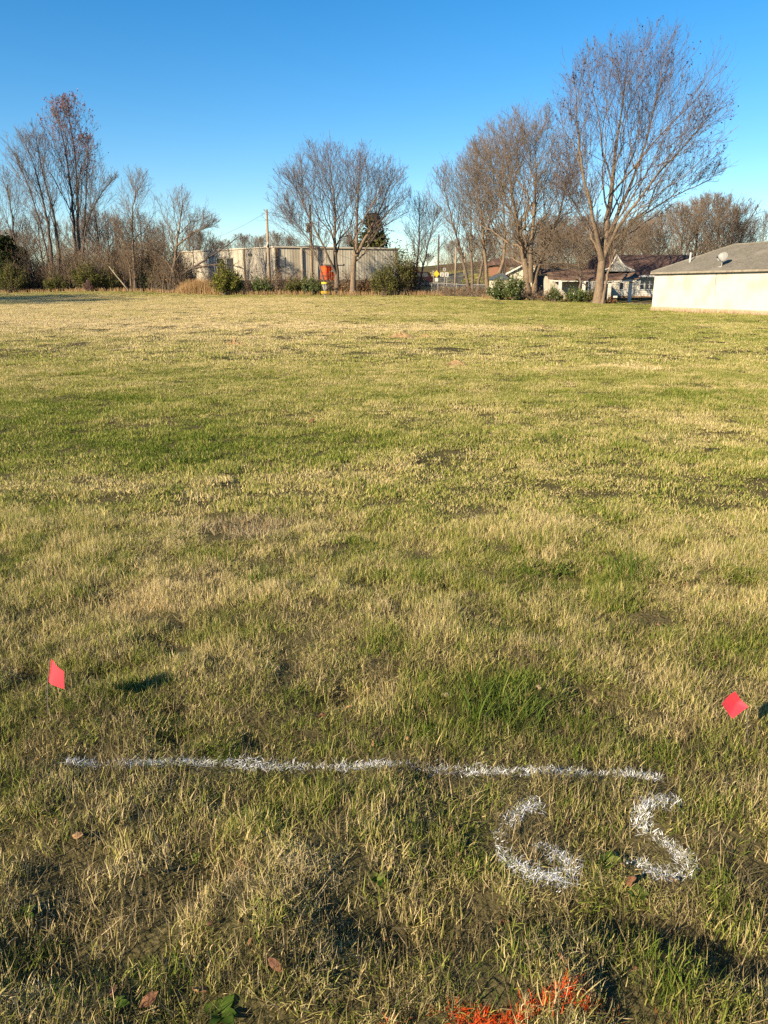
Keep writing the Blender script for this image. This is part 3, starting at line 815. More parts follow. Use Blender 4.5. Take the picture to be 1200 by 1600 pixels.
def shrub(name, px, base_py, wpx, hpx, Y, label, ml, seed, n=2600, size=0.10, mt='twig_brown', group=None, twig=46, cat='shrub'):
    rng = np.random.default_rng(seed)
    b = at(px, base_py, Y); b[2] = tz(b[0], b[1]); W = wpx * .5 * Y / 1207; H = hpx * Y / 1261
    o = root(name, tuple(b), label, cat, group)
    az = rng.random(twig) * 6.28; q = np.sqrt(rng.random(twig))
    E = np.stack([W * q * np.cos(az), W * .7 * q * np.sin(az), H * (1 - .55 * q ** 2) * rng.uniform(.6, 1.12, twig)], -1)
    S = E * np.array([.2, .2, 0])
    u = np.linspace(0, 1, 5)[None, :, None]
    P = S[:, None] + (E - S)[:, None] * np.concatenate([u ** 1.3, u ** 1.3, u ** .85], -1) + np.array([0, 0, -.05])
    R = np.tile(np.linspace(.022, .008, 5), (twig, 1))
    P2, R2 = grow(P, R, rng, 6, .3, 1, (45, 30), .4, .1, None, N=4, rmin=.007)
    T = join([tubes(P, R, 4), tubes(P2, R2, 3)])
    link('stem', mesh_np('stem', T[0], [T[1]]), M[mt], o)
    if n:
        B = P2.reshape(-1, 3); k = rng.integers(0, len(B), n)
        C = B[k] + rng.normal(0, 1, (n, 3)) * np.array([W, W, H]) * .06
        C[:, 2] = np.abs(C[:, 2])
        V, F = quads(C, size, rng, 1.6)
        rnd = np.clip(rng.random(len(B))[k] * .5 + rng.random(n) * .5, 0, 1)
        link('foliage', mesh_np('foliage', V, [F], {'rnd': np.repeat(rnd, 4)}), M[ml], o)
    return o


shrub('evergreen_shrub', 352, 459, 46, 48, 74, 'rounded yellow green evergreen shrub left of the utility poles', 'needle_olive', 51, 4200, .12)
shrub('evergreen_shrub', 368, 459, 30, 40, 75.5, 'darker green shrub against the right of the rounded shrub', 'leaf_green', 52, 2400, .11)
shrub('low_shrub', 407, 460, 38, 27, 75, 'low green shrub below the left utility pole', 'leaf_green', 53, 2200)
shrub('low_shrub', 462, 461, 40, 27, 75, 'low olive shrub between the two utility poles', 'leaf_olive', 54, 2200)
shrub('low_shrub', 488, 461, 36, 30, 74.5, 'low green shrub just left of the disc golf basket', 'leaf_green', 55, 2400)
shrub('bramble', 535, 461, 30, 18, 76, 'low bramble between the two tree trunks by the basket', 'leaf_dead', 56, 700)
shrub('bramble', 572, 461, 34, 24, 76, 'brown bramble right of the pale forked trunk', 'leaf_dead', 57, 800)
shrub('large_shrub', 600, 461, 44, 50, 74, 'olive green shrub in front of the right end of the warehouse', 'leaf_olive', 58, 3400, .11)
shrub('large_shrub', 624, 461, 44, 68, 75, 'tall dark tangled shrub next to the wire fence', 'leaf_olive', 59, 3400, .11)
shrub('ivy_shrub', 641, 461, 26, 72, 77, 'upright ivy covered bush around the thin tree', 'leaf_dead', 60, 1500, .11)
shrub('laurel_shrub', 780, 471, 44, 34, 63.5, 'glossy green shrub left of the thick forked trunk', 'leaf_green', 61, 2800, .10)
shrub('laurel_shrub', 803, 471, 36, 44, 63, 'taller pale leaved shrub against the white shed wall', 'leaf_green', 62, 2400, .10)
shrub('laurel_shrub', 866, 472, 28, 22, 62, 'low green shrub at the foot of the white shed beside the first post', 'leaf_green', 63, 1500, .09)
shrub('laurel_shrub', 899, 473, 38, 24, 62, 'spreading green shrub under the carport roof', 'leaf_green', 64, 2000, .09)
shrub('laurel_shrub', 922, 473, 22, 20, 61.8, 'small green shrub by the foot of the tallest tree', 'leaf_olive', 65, 900, .09)
shrub('bramble', 953, 475, 24, 12, 60.5, 'dry bramble right of the tallest tree trunk', 'leaf_dead', 66, 500, .08)
shrub('olive_shrub', 20, 459, 60, 45, 75, 'olive brush heap at the left edge of the field', 'leaf_olive', 67, 3000)
shrub('olive_shrub', 90, 459, 40, 26, 75.5, 'olive bush at the foot of the double trunked tree', 'leaf_olive', 68, 2200)
shrub('olive_shrub', 140, 459, 56, 46, 76, 'large olive thicket in front of the red leaved tree', 'leaf_olive', 69, 3600)
shrub('olive_shrub', 175, 459, 30, 34, 76.5, 'dark olive bush behind the leaning dead pole', 'leaf_olive', 70, 1800)
shrub('olive_shrub', 236, 457, 46, 38, 78, 'green thicket between the twisted tree and the round headed tree', 'leaf_green', 71, 2600)
shrub('dead_leaf_shrub', 240, 455, 40, 85, 80, 'tall tan tangle of dead vines and hanging leaves', 'leaf_dead', 72, 1600, .13)
shrub('red_shrub', 138, 460, 14, 20, 74.5, 'small russet bush in front of the olive thicket', 'leaf_red', 73, 400, .09)


def undergrowth(name, spots, label, ml, mt, seed, leaf=60, stalk=26):
    """a mass of brush that nobody could count: twigs and leaves at many spots, joined."""
    rng = np.random.default_rng(seed); TT, LL = [], []
    for px, py, Y, wpx, hpx in spots:
        b = at(px, py, Y); b[2] = tz(b[0], b[1]); W = wpx * .5 * Y / 1207; H = hpx * Y / 1261
        n = stalk
        S = np.stack([rng.uniform(-W, W, n), rng.uniform(-.8, .8, n), np.zeros(n)], -1)
        E = S + np.stack([rng.normal(0, .5, n), rng.normal(0, .4, n), H * rng.uniform(.4, 1.1, n)], -1)
        u = np.linspace(0, 1, 5)[None, :, None]
        P = b + S[:, None] + (E - S)[:, None] * np.concatenate([u ** 1.6, u ** 1.6, u ** .8], -1)
        R = np.tile(np.linspace(.018, .007, 5), (n, 1))
        P2, R2 = grow(P, R, rng, 5, .2, 1, (50, 35), .4, .05, None, N=4, rmin=.007)
        P3, R3 = grow(P2, R2, rng, 3, .2, 1, (50, 35), .5, .0, None, N=3, rmin=.006)
        TT += [tubes(P, R, 3), tubes(P2, R2, 3), tubes(P3, R3, 3)]
        B = P2.reshape(-1, 3); k = rng.integers(0, len(B), leaf)
        LL.append(B[k] + rng.normal(0, .15, (leaf, 3)))
    V, F = join(TT)
    o = link(name, mesh_np(name, V, [F]), M[mt]); tag(o, label, 'undergrowth', kind='stuff')
    C = np.concatenate(LL); V, F = quads(C, .11, rng)
    link('dead_leaves', mesh_np('dead_leaves', V, [F], {'rnd': np.repeat(rng.random(len(C)), 4)}), M[ml], o)
    return o


rg = np.random.default_rng(90)
undergrowth('undergrowth', [(x, 458, 78 + rg.uniform(-1.5, 5), 26, rg.uniform(34, 78)) for x in np.arange(-25, 300, 3.5)], 'tangled brown brush filling the foot of the left tree line', 'leaf_dead', 'twig_brown', 91, 110)
undergrowth('warehouse_undergrowth', [(x, 460, 77.5 + rg.uniform(-.8, 2), 22, rg.uniform(12, 34)) for x in np.arange(330, 660, 8)], 'low brown brush along the bank below the warehouse', 'leaf_dead', 'twig_brown', 92, 90, 18)
undergrowth('fence_undergrowth', [(x, 464, 75 - (x - 690) * .08, 20, rg.uniform(8, 18)) for x in np.arange(690, 860, 10)], 'dry weeds along the foot of the wire fence and sheds', 'leaf_dead', 'twig_brown', 93, 50, 14)
undergrowth('hill_brush', [(x, 425, Y, 40, rg.uniform(22, 42)) for Y in (128, 136, 145) for x in np.arange(700, 800, 22)] + [(x, 430, Y, 34, rg.uniform(48, 80)) for Y in (100, 106) for x in np.arange(800, 1175, 13)], 'brown brush covering the rise behind the sheds and houses', 'leaf_dead', 'twig_brown', 94, 110, 26)


def tall_grass(name, spots, label, seed, h=(.5, 1.2), per=70):
    rng = np.random.default_rng(seed); Vs = []
    for px, py, Y, wpx, k in spots:
        b = at(px, py, Y); W = wpx * .5 * Y / 1207
        n = int(per * k)
        x = b[0] + rng.uniform(-W, W, n); y = b[1] + rng.uniform(-.7, .7, n); z = terr(x, y)
        H = rng.uniform(*h, n) * k; dx = rng.normal(0, .16, n) * H; dy = rng.normal(0, .12, n) * H; wd = rng.uniform(.008, .02, n)
        Vs.append(np.stack([np.stack([x - wd, y, z], -1), np.stack([x + wd, y, z], -1), np.stack([x + dx + wd * .5, y + dy, z + H], -1), np.stack([x + dx - wd * .5, y + dy, z + H], -1)], 1))
    V = np.concatenate(Vs).reshape(-1, 3)
    o = link(name, mesh_np(name, V, [np.arange(len(V)).reshape(-1, 4)], {'rnd': np.repeat(rng.random(len(V) // 4), 4)}), M['straw_tall'])
    return tag(o, label, 'dry grass', kind='stuff')


tall_grass('tall_dry_grass', [(x, 458, 75.5, 14, k) for x, k in [(284, .7), (292, 1), (300, 1.2), (308, 1.2), (316, 1.3), (322, 1.1), (330, .9), (340, .6)]] + [(x, 459, 75, 22, .34) for x in np.arange(-10, 280, 18)], 'tall tan dry grass along the field edge', 95, per=160)
tall_grass('bank_dry_grass', [(x, 461, 74.5, 16, .42) for x in np.arange(335, 700, 12)] + [(x, 469 + (x - 760) * .03, 66 - (x - 760) * .02, 16, .35) for x in np.arange(760, 930, 12)], 'short tan weeds along the edge of the mown field', 96, per=130)

# dead wood
t = root('dead_pole', tuple(at(203, 456, 74.5)), 'pale barkless dead pole leaning out of the brush', 'dead branch')
MB().tube([at(203, 457, 74.5), at(192, 443, 74.8), at(181, 430, 75), at(170, 416, 75.3)], [.08, .07, .055, .03], 7).build('stem', M['dead_pale'], t, True)
MB().tube([at(181, 430, 75), at(177, 421, 75.3), at(178, 417, 75.4)], [.03, .02, .012], 5).build('side_branch', M['dead_pale'], t, True)
rng = np.random.default_rng(97)
fb = root('fallen_limb', tuple(at(290, 440, 77)), 'dark broken limb arching in front of the left metal building', 'dead branch')
P = resample([at(282, 430, 77), at(310, 413, 77), at(330, 400, 77), at(352, 386, 77.5), at(372, 370, 78)], 14)[None]; R = np.linspace(.12, .03, 14)[None]
P1, R1 = grow(P, R, rng, 12, .1, 1, (50, 30), .35, .0, None, N=7, rmin=.02)
P2, R2 = grow(P1, R1, rng, 5, .2, 1, (45, 30), .5, .0, None, N=4, rmin=.012)
V, F = tubes(P, R, 7); link('stem', mesh_np('stem', V - np.array(fb.location), [F], smooth=True), M['bark_dark'], fb)
V, F = join([tubes(P1, R1, 4), tubes(P2, R2, 3)]); link('branches', mesh_np('branches', V - np.array(fb.location), [F]), M['bark_dark'], fb)
fb = root('fallen_limb', tuple(at(345, 455, 76)), 'dark sagging dead limb right of the rounded shrub', 'dead branch')
P = resample([at(300, 420, 76.5), at(340, 412, 76.5), at(370, 415, 76.5), at(392, 425, 76.5), at(398, 440, 76.5)], 14)[None]; R = np.linspace(.09, .03, 14)[None]
P1, R1 = grow(P, R, rng, 12, .1, 1, (50, 30), .3, -.1, None, N=6, rmin=.018)
P2, R2 = grow(P1, R1, rng, 5, .2, 1, (45, 30), .5, .0, None, N=4, rmin=.012)
V, F = tubes(P, R, 7); link('stem', mesh_np('stem', V - np.array(fb.location), [F], smooth=True), M['bark_dark'], fb)
V, F = join([tubes(P1, R1, 4), tubes(P2, R2, 3)]); link('branches', mesh_np('branches', V - np.array(fb.location), [F]), M['bark_dark'], fb)


# ------------------------------------------------------------------ warehouse and left metal building
def wall_line(A, B):
    A = np.array(A[:2]); B = np.array(B[:2]); d = B - A
    return math.atan2(d[1], d[0]), float(np.linalg.norm(d))


def rib_panel(name, fr, u0, u1, z0, z1, m, parent, pitch=0.3, depth=0.045, ztop=None):
    """one steel sheet with raised ribs, facing -v."""
    b = MB(); n = max(1, int(round((u1 - u0) / pitch))); p = (u1 - u0) / n
    prof = []
    for k in range(n):
        a = u0 + k * p
        prof += [(a, 0), (a + p * .62, 0), (a + p * .70, -depth), (a + p * .92, -depth)]
    prof.append((u1, 0))
    zt = (lambda u: z1) if ztop is None else ztop
    V = [fr(u, v, z0) for u, v in prof] + [fr(u, v, zt(u)) for u, v in prof]
    k = len(prof)
    b.add(V, [(i, i + 1, i + 1 + k, i + k) for i in range(k - 1)])
    return b.build(name, m, parent)


zc = tz(*at(433, 445, 82)[:2])
A, B = at(433, 440, 82), at(622, 440, 86)
ang, Ln = wall_line(A, B)
Hw = at(433, 386.5, 82)[2]
fr = frame((A[0], A[1], 0), ang)
zb = zc - 0.6
wh = root('warehouse', (A[0], A[1], zc), 'long low warehouse of ribbed beige steel sheets behind the bare trees', 'warehouse')
MB().box(fr, 0.02, Ln - .02, .06, 14, zb, Hw - .1).build('wall', M['steel_wall'], wh)
zp = zc + 0.75
MB().box(fr, -.05, Ln + .05, -.12, .05, zb, zp).build('plinth', M['plinth'], wh)
npan = 15
for k in range(npan):
    u0, u1 = Ln * k / npan, Ln * (k + 1) / npan
    rib_panel('panel', fr, u0 + .008, u1 - .008, zp + .003, Hw - .02, M['steel_wall'], wh, .29, .007 + .003 * (k % 2))
MB().box(fr, -.12, Ln + .12, -.14, .12, Hw - .018, Hw + .10).build('eave_trim', M['cream_edge'], wh)
MB().prism([fr(-.1, .125, Hw), fr(-.1, 7, Hw + .5), fr(-.1, 14, Hw)], fr(Ln + .2, 0, 0) - fr(0, 0, 0)).build('roof', M['steel_pale'], wh)
MB().box(fr, -.06, .18, -.17, -.065, zp, Hw - .03).build('corner_post', M['post_dark'], wh)
MB().box(fr, .28, .9, -.085, -.056, Hw - 1.9, Hw - .9).build('vent_hood', M['galv'], wh)
MB().box(fr, 2.6, 2.74, -.2, -.08, zp, Hw - .03).build('downspout', M['cream_edge'], wh)
MB().box(fr, 5.0, 7.2, -.1, -.062, zp + 1.55, zp + 1.72).build('patch_strip', M['cream_edge'], wh)

A2, B2 = at(276, 440, 95), at(431, 440, 82.4)
ang, Ln2 = wall_line(A2, B2)
fr2 = frame((A2[0], A2[1], 0), ang)
H2 = at(431, 386.5, 82.4)[2]; z2 = tz(A2[0], A2[1]) - .5
lb = root('metal_building', (A2[0], A2[1], z2), 'pale metal building left of the warehouse, stained and vine shaded', 'building')
MB().box(fr2, 0.02, Ln2 - .02, .06, 12, z2, H2 - .1).build('wall', M['steel_pale'], lb)
zp2 = z2 + 1.1
MB().box(fr2, -.05, Ln2 - .02, -.1, .05, z2, zp2).build('plinth', M['plinth'], lb)
for k in range(12):
    rib_panel('panel', fr2, Ln2 * k / 12 + .01, Ln2 * (k + 1) / 12 - .01, zp2 + .003, H2 - .02, M['steel_pale'], lb, .75, .035 + .004 * (k % 2))
MB().box(fr2, -.1, Ln2 - .05, -.12, .12, H2 - .018, H2 + .10).build('eave_trim', M['cream_edge'], lb)
MB().prism([fr2(-.1, .125, H2), fr2(-.1, 6, H2 + .45), fr2(-.1, 12, H2)], fr2(Ln2, 0, 0) - fr2(0, 0, 0)).build('roof', M['steel_pale'], lb)
MB().box(fr2, Ln2 * .72, Ln2 * .735, -.09, -.05, zp2, H2 - .03).build('seam_strip', M['post_dark'], lb)
MB().box(fr2, Ln2 * .95, Ln2 * .965, -.16, -.05, zp2, H2 - .03).build('downspout', M['galv'], lb)
MB().box(fr2, Ln2 * .77, Ln2 * .80, -.14, -.05, H2 - .75, H2 - .5).build('wall_lamp', M['plinth'], lb)
for c_ in (.46, .56):
    MB().box(fr2, Ln2 * c_, Ln2 * (c_ + .06), -.075, -.045, zp2 + .4, H2 - .9).build('doorway', M['dark'], lb)

# orange container against the warehouse wall
A3 = at(509, 437, 80); zc3 = tz(A3[0], A3[1])
frc = frame((A3[0], A3[1], 0), math.radians(35))
z0, z1 = at(509, 438, 80)[2], at(509, 416.5, 80)[2]
oc = root('waste_container', (A3[0], A3[1], zc3), 'bright orange steel container standing against the warehouse wall', 'container')
MB().box(frc, 0, 1.15, 0, 1.1, z0, z1).build('body', M['orange_steel'], oc, bevel=.02)
for k in range(4):
    MB().box(frc, .12 + k * .28, .18 + k * .28, -.05, -.003, z0 + .03, z1 - .1).build('rib', M['orange_steel'], oc)
MB().box(frc, -.05, 1.2, -.06, 1.15, z1 + .002, z1 + .07).build('rim', M['orange_steel'], oc, bevel=.01)
MB().box(frc, .65, .95, -.062, -.053, z0 + .85, z0 + 1.0).build('placard', M['white_paint'], oc)
for a, b in ((.1, .12), (.95, .12), (.1, .95), (.95, .95)):
    MB().box(frc, a, a + .1, b, b + .1, zc3 - .1, z0).build('leg', M['plinth'], oc)


# ------------------------------------------------------------------ poles, wires
def pole(px, base_py, top_py, Y, r, label, name='utility_pole', m='pole_wood', extras=None, cat='pole'):
    b = at(px, base_py, Y); b[2] = tz(b[0], b[1]); top = at(px, top_py, Y)[2]
    o = root(name, tuple(b), label, cat)
    MB().tube([(b[0], b[1], b[2] - .4), (b[0], b[1], (b[2] + top) / 2), (b[0], b[1], top)], [r * 1.15, r, r * .8], 10).build('shaft', M[m], o, True)
    return o, b, top


o, b1, t1 = pole(422, 458, 327, 79, .14, 'utility pole with a thin conduit at the left of the two by the warehouse')
MB().tube([(b1[0] + .22, b1[1], b1[2]), (b1[0] + .22, b1[1], t1 - 2.2)], .035, 6).build('conduit', M['galv'], o)
MB().tube([(b1[0] - .1, b1[1] - .3, b1[2] + 4.2), (b1[0] + .1, b1[1] - .3, b1[2] + 4.6)], .1, 8).build('meter', M['galv'], o)
o, b2, t2 = pole(488, 459, 320, 78, .15, 'utility pole carrying a grey transformer can')
tp = at(481, 356, 78)
MB().lathe([(0, -.42), (.2, -.42), (.22, -.38), (.22, .34), (.19, .42), (0, .44)], (tp[0], tp[1], tp[2]), 14).build('transformer', M['galv'], o, True)
MB().box(frame((b2[0], b2[1], 0), 0), -.45, -.1, -.05, .05, tp[2] - .1, tp[2] + .1).build('bracket', M['galv'], o)
MB().tube([(b2[0] + .24, b2[1], b2[2]), (b2[0] + .24, b2[1], t2 - 2.8)], .04, 6).build('conduit', M['post_dark'], o)
o, b3, t3 = pole(684, 452, 366, 104, .13, 'far dark utility pole with a lamp, right of the thin tree', m='bark_dark')
lp = at(681, 375, 104)
MB().tube([(b3[0], b3[1], lp[2] + .1), (lp[0] - .2, b3[1] - .1, lp[2] + .15)], .03, 5).build('arm', M['galv'], o)
MB().lathe([(0, .14), (.14, .1), (.2, -.05), (.14, -.16), (0, -.2)], (lp[0] - .25, b3[1] - .1, lp[2]), 10).build('lamp_head', M['white_paint'], o, True)
o, b4, t4 = pole(711, 449, 382, 100, .12, 'slim pale wooden pole standing on the road verge')
o, b5, t5 = pole(725, 432, 395, 122, .12, 'short pale pole up on the grassy bank')


def wire(A, B, sag, label, r=.012):
    P = [np.array(A) + (np.array(B) - np.array(A)) * t - np.array([0, 0, sag * 4 * t * (1 - t)]) for t in np.linspace(0, 1, 14)]
    return tag(MB().tube(P, r, 4).build('overhead_wire', M['rubber']), label, 'wire')


wire((b1[0], b1[1], t1 - .25), (b2[0], b2[1], t2 - .5), .25, 'overhead wire strung between the two poles by the warehouse')
wire((b1[0], b1[1], t1 - .25), at(318, 377, 98), .3, 'overhead wire running down from the left pole toward the tree line')
wire((b2[0], b2[1], t2 - .4), (b3[0], b3[1], t3 - .3), .5, 'overhead wire running from the transformer pole to the far dark pole')
gw = at(440, 430, 78.5)
tag(MB().tube([at(424, 450, 78.3), at(440, 430, 78.6)], .035, 6).build('pole_brace', M['dead_pale']), 'pale slanting brace by the foot of the left pole', 'brace')


# ------------------------------------------------------------------ disc golf basket
b = at(508, 467, 65); b[2] = tz(b[0], b[1])
dg = root('disc_golf_basket', tuple(b), 'yellow disc golf basket with hanging chains standing in the field', 'disc golf basket')
MB().tube([b + [0, 0, -.1], b + [0, 0, 1.36]], .03, 8).build('pole', M['chain'], dg)
MB().lathe([(.285, 1.22), (.285, 1.36), (.275, 1.365), (.1, 1.37), (.0, 1.375)], b, 24).build('top_band', M['yellow'], dg, True)
bs = MB()
for z, R_ in ((.46, .33), (.53, .335), (.62, .34)):
    bs.ring(b + [0, 0, z], R_, .012)
bs.ring(b + [0, 0, .46], .16, .01)
bs.lathe([(.34, .60), (.342, .635), (.338, .635), (.335, .60)], b, 24)
for k in range(24):
    a = k * math.pi / 12; e = np.array([math.cos(a), math.sin(a), 0])
    bs.tube([b + e * .03 + [0, 0, .46], b + e * .33 + [0, 0, .46], b + e * .34 + [0, 0, .62]], .008, 4)
bs.build('basket', M['yellow'], dg)
for k in range(16):
    a = k * math.pi / 8; e = np.array([math.cos(a), math.sin(a), 0]); R0 = .25 if k % 2 else .17
    MB().tube([b + e * R0 + [0, 0, 1.24], b + e * R0 * .8 + [0, 0, 1.0], b + e * R0 * .5 + [0, 0, .78], b + e * .04 + [0, 0, .66]], .018, 4).build('chain', M['chain'], dg)


# ------------------------------------------------------------------ chain link fence, signs, car
FA, FB = at(640, 458, 78), at(762, 464, 73)
ang, Lf = wall_line(FA, FB)
o = root('wire_fence', (FA[0], FA[1], tz(FA[0], FA[1])), 'low chain link fence with slim posts between field and road', 'fence')


def fpt(s, h):
    p = FA[:2] + (FB[:2] - FA[:2]) * (s / Lf)
    return np.array([p[0], p[1], tz(p[0], p[1]) + h])


posts = [(0.15, 1.15, .35), (1.3, 1.15, 0.15), (2.6, 1.15, -.02), (3.3, 1.15, .02), (4.0, 1.2, 0), (5.4, 1.15, 0), (6.8, 1.2, 0), (Lf, 1.2, 0)]
for s, h, lean in posts:
    a = fpt(s, -.2); c = fpt(s, h); c[0] += lean * .5
    MB().tube([a, c], .035, 7).build('post', M['galv'], o)
MB().tube([fpt(s, 1.08) for s in np.linspace(0, Lf, 14)], .02, 5).build('top_rail', M['galv'], o)
wm = MB()
for s in np.arange(-1.0, Lf, .11):
    for sg in (1, -1):
        s0, s1 = (s, s + 1.0) if sg == 1 else (s + 1.0, s)
        h0, h1 = .02, 1.05
        if s0 < 0: h0 += (0 - s0) * (h1 - h0); s0 = 0
        if s1 < 0: h1 -= (0 - s1) * 1.03; s1 = 0
        if s0 > Lf: h0 += (s0 - Lf); s0 = Lf
        if s1 > Lf: h1 -= (s1 - Lf); s1 = Lf
        if h1 - h0 > .05: wm.tube([fpt(s0, h0), fpt(s1, h1)], .004, 3, False)
wm.build('wire_mesh', M['galv'], o, kind='stuff')


def sign(px, base_py, cy, Y, wpx, hpx, label, plate, diamond=False, back=None, cat='road sign', extra=None):
    b = at(px, base_py, Y); b[2] = tz(b[0], b[1]); c = at(px, cy, Y); W = wpx * .5 * Y / 1207; H = hpx * .5 * Y / 1261
    o = root('road_sign', tuple(b), label, cat)
    MB().tube([b - [0, 0, .2], [b[0], b[1], c[2] + H]], .035, 6).build('post', M['galv'], o)
    y = b[1] - .05
    pts = [(-W, 0), (0, -H), (W, 0), (0, H)] if diamond else [(-W, -H), (W, -H), (W, H), (-W, H)]
    MB().prism([(c[0] + a, y, c[2] + d) for a, d in pts], (0, .012, 0)).build('plate', M[plate], o)
    if not diamond:
        MB().prism([(c[0] + a * .5, y - .004, c[2] + d * .5) for a, d in [(-W, -H), (W, -H), (W * .2, 0), (W, H), (-W, H), (-W * .2, 0)]], (0, .003, 0)).build('mark', M['rubber'], o)
    if extra:
        ex = at(px, extra, Y)
        MB().box(frame((ex[0], y, ex[2]), 0), -W * .6, W * .6, -.006, .006, -W * .6, W * .6).build('lower_plate', M['white_paint'], o)
    return o


sign(682, 452, 428, 95, 9, 11, 'yellow diamond warning sign with a small plate beneath it', 'yellow', True, extra=437)
sign(690.5, 450, 429, 98, 5.5, 6.5, 'square white road sign just right of the yellow diamond sign', 'white_paint')
sign(698, 450, 429, 98, 5.5, 6.5, 'square white road sign furthest right of the row of signs', 'white_paint')
sign(694.5, 448, 421, 106, 4.5, 5, 'grey backed sign standing above and behind the white signs', 'galv')
sign(677, 451, 427, 97, 2.5, 8, 'narrow grey marker sign left of the yellow diamond sign', 'galv')


def car(px, base_py, Y, label):
    b = at(px, base_py, Y); b[2] = tz(b[0], b[1]) + .06
    o = root('parked_car', tuple(b), label, 'car')
    f = frame(b, 0)
    prof = [(-2.2, .35), (2.2, .35), (2.28, .55), (2.25, .95), (2.05, 1.05), (1.75, 1.62), (1.5, 1.70), (-.9, 1.70), (-1.15, 1.6), (-1.7, 1.08), (-2.15, .98), (-2.28, .6)]
    MB().prism([f(u - 2.28, -.9, z) for u, z in prof], f(0, 1.8, 0) - f(0, 0, 0)).build('body', M['car_red'], o, bevel=.06)
    for u0, u1, t0, t1 in ((-1.35, -.55, -1.05, -.55), (-.45, .55, -.45, .55), (.65, 1.6, .65, 1.42)):
        MB().prism([f(u0 - 2.28, -.91, 1.12), f(u1 - 2.28, -.91, 1.12), f(t1 - 2.28, -.91, 1.58), f(t0 - 2.28, -.91, 1.58)], (0, .008, 0)).build('window', M['glass'], o)
    for u in (-1.4, 1.4):
        c = f(u - 2.28, -.92, .33); wl = MB()
        a = np.linspace(0, 2 * math.pi, 18, endpoint=False)
        wl.prism([(c[0] + .33 * math.cos(q), c[1], c[2] + .33 * math.sin(q)) for q in a], (0, .22, 0)); wo_ = wl.build('wheel', M['rubber'], o)
        MB().prism([(c[0] + .2 * math.cos(q), c[1] - .01, c[2] + .2 * math.sin(q)) for q in a], (0, .009, 0)).build('rim', M['galv'], wo_)
    MB().box(f, -.06, .01, -.8, -.45, .85, 1.0).build('tail_light', M['orange_steel'], o)
    return o


car(677, 447.5, 99, 'dark red car on the road, half hidden by the tall shrub')


# ------------------------------------------------------------------ house on the right
C0 = at(1018, 485, 52); z0 = tz(C0[0], C0[1])
u_far = np.array([-.28, .96]); u_far /= np.linalg.norm(u_far)
ang = math.atan2(-u_far[1], -u_far[0])            # u runs toward the camera, v (to its left when looking along u) points away from the field
frh = frame((C0[0], C0[1], 0), ang)
LH, WH = 17.0, 6.2
zg = min(z0, tz(*frh(LH, 0, 0)[:2])) - .5
zf = z0 + .05
ze = at(1023, 428, 52)[2]                         # top of the wall
hr = at(1125, 387, 50)[2] - ze
hs = root('cream_house', (C0[0], C0[1], z0), 'low cream walled house with grey shingle hip roof', 'house')
MB().box(frh, -.04, LH, -.05, WH + .05, zg, zf + .22).build('foundation', M['foundation'], hs)
MB().box(frh, 0, LH - .05, 0, WH, zf + .2, ze).build('wall', M['cream'], hs)
# block courses of the wall, slightly proud of one another
for k in range(int((ze - zf - .25) / .2)):
    z = zf + .24 + k * .2
    MB().box(frh, -.004, LH - .06, -.012 - .0015 * (k % 2), -.002, z, z + .1985).build('course', M['cream'], hs)
ov = .2
zr0 = ze - .03
e = [frh(-ov, -ov, zr0), frh(LH + ov, -ov, zr0), frh(LH + ov, WH + ov, zr0), frh(-ov, WH + ov, zr0)]
rA, rB = frh(WH * .55, WH * .5, ze + hr), frh(LH - WH * .5, WH * .5, ze + hr)
dz = np.array([0, 0, .14])
rf = MB()
top = [p + dz for p in e]
rf.add(e + top + [rA + dz, rB + dz], [(0, 3, 2, 1), (0, 1, 5, 4), (1, 2, 6, 5), (2, 3, 7, 6), (3, 0, 4, 7), (4, 5, 9, 8), (7, 4, 8), (5, 6, 9), (6, 7, 8, 9)])
roof_h = rf.build('roof', M['shingle_grey'], hs)
nrm = None


def roof_pt(u, s, lift=0.0):
    """point on the field-side roof slope: u along the house, s 0 at the eave, 1 at the ridge"""
    a = frh(u, -ov + (WH * .5 + ov) * s, zr0 + .14 + (ze + hr - zr0) * s + lift)
    return a


# shingle courses: thin overlapping strips, cut along the hip
rows = 20
rng = np.random.default_rng(5)
for k in range(rows):
    s0, s1 = k / rows, (k + 1.25) / rows
    if s1 > 1: s1 = 1
    ul = -ov + (WH * .55 + ov) * (k + .4) / rows + .03
    ur = LH + ov - (WH * .5 + ov) * (k + .4) / rows - .03
    b = MB(); x = ul
    while x < ur - .1:
        wdt = min(rng.uniform(.7, 1.0), ur - x)
        h = .012 + rng.uniform(0, .007)
        q = [roof_pt(x, s0 + rng.uniform(-.003, .003), h + .012), roof_pt(x + wdt - .012, s0 + rng.uniform(-.003, .003), h + .012), roof_pt(x + wdt - .012, s1, .004), roof_pt(x, s1, .004)]
        b.prism(q[::-1], (0, 0, -.01)); x += wdt
    o_ = b.build('shingle_course', M['shingle_grey'], roof_h, kind='stuff')
MB().tube([rA + dz + [0, 0, .01], rB + dz + [0, 0, .01]], .07, 6).build('ridge_cap', M['shingle_grey'], roof_h)
MB().tube([top[0] + [0, 0, .01], rA + dz + [0, 0, .01]], .06, 6).build('hip_cap', M['shingle_grey'], roof_h)
MB().box(frh, -ov - .025, LH + ov, -ov - .03, -ov - .003, zr0 + .01, zr0 + .115).build('fascia', M['fascia'], hs)
MB().box(frh, -ov - .03, -ov - .003, -ov, WH + ov, zr0 + .01, zr0 + .115).build('fascia', M['fascia'], hs)
c = frh(6.1, -.03, 0)
MB().tube([frh(5.95, -.03, ze - .05), frh(6.0, -.03, zf + 1.4), frh(6.1, -.035, zf + .9)], .008, 4).build('cable', M['rubber'], hs)
vp = at(1049.5, 415, 50.5)
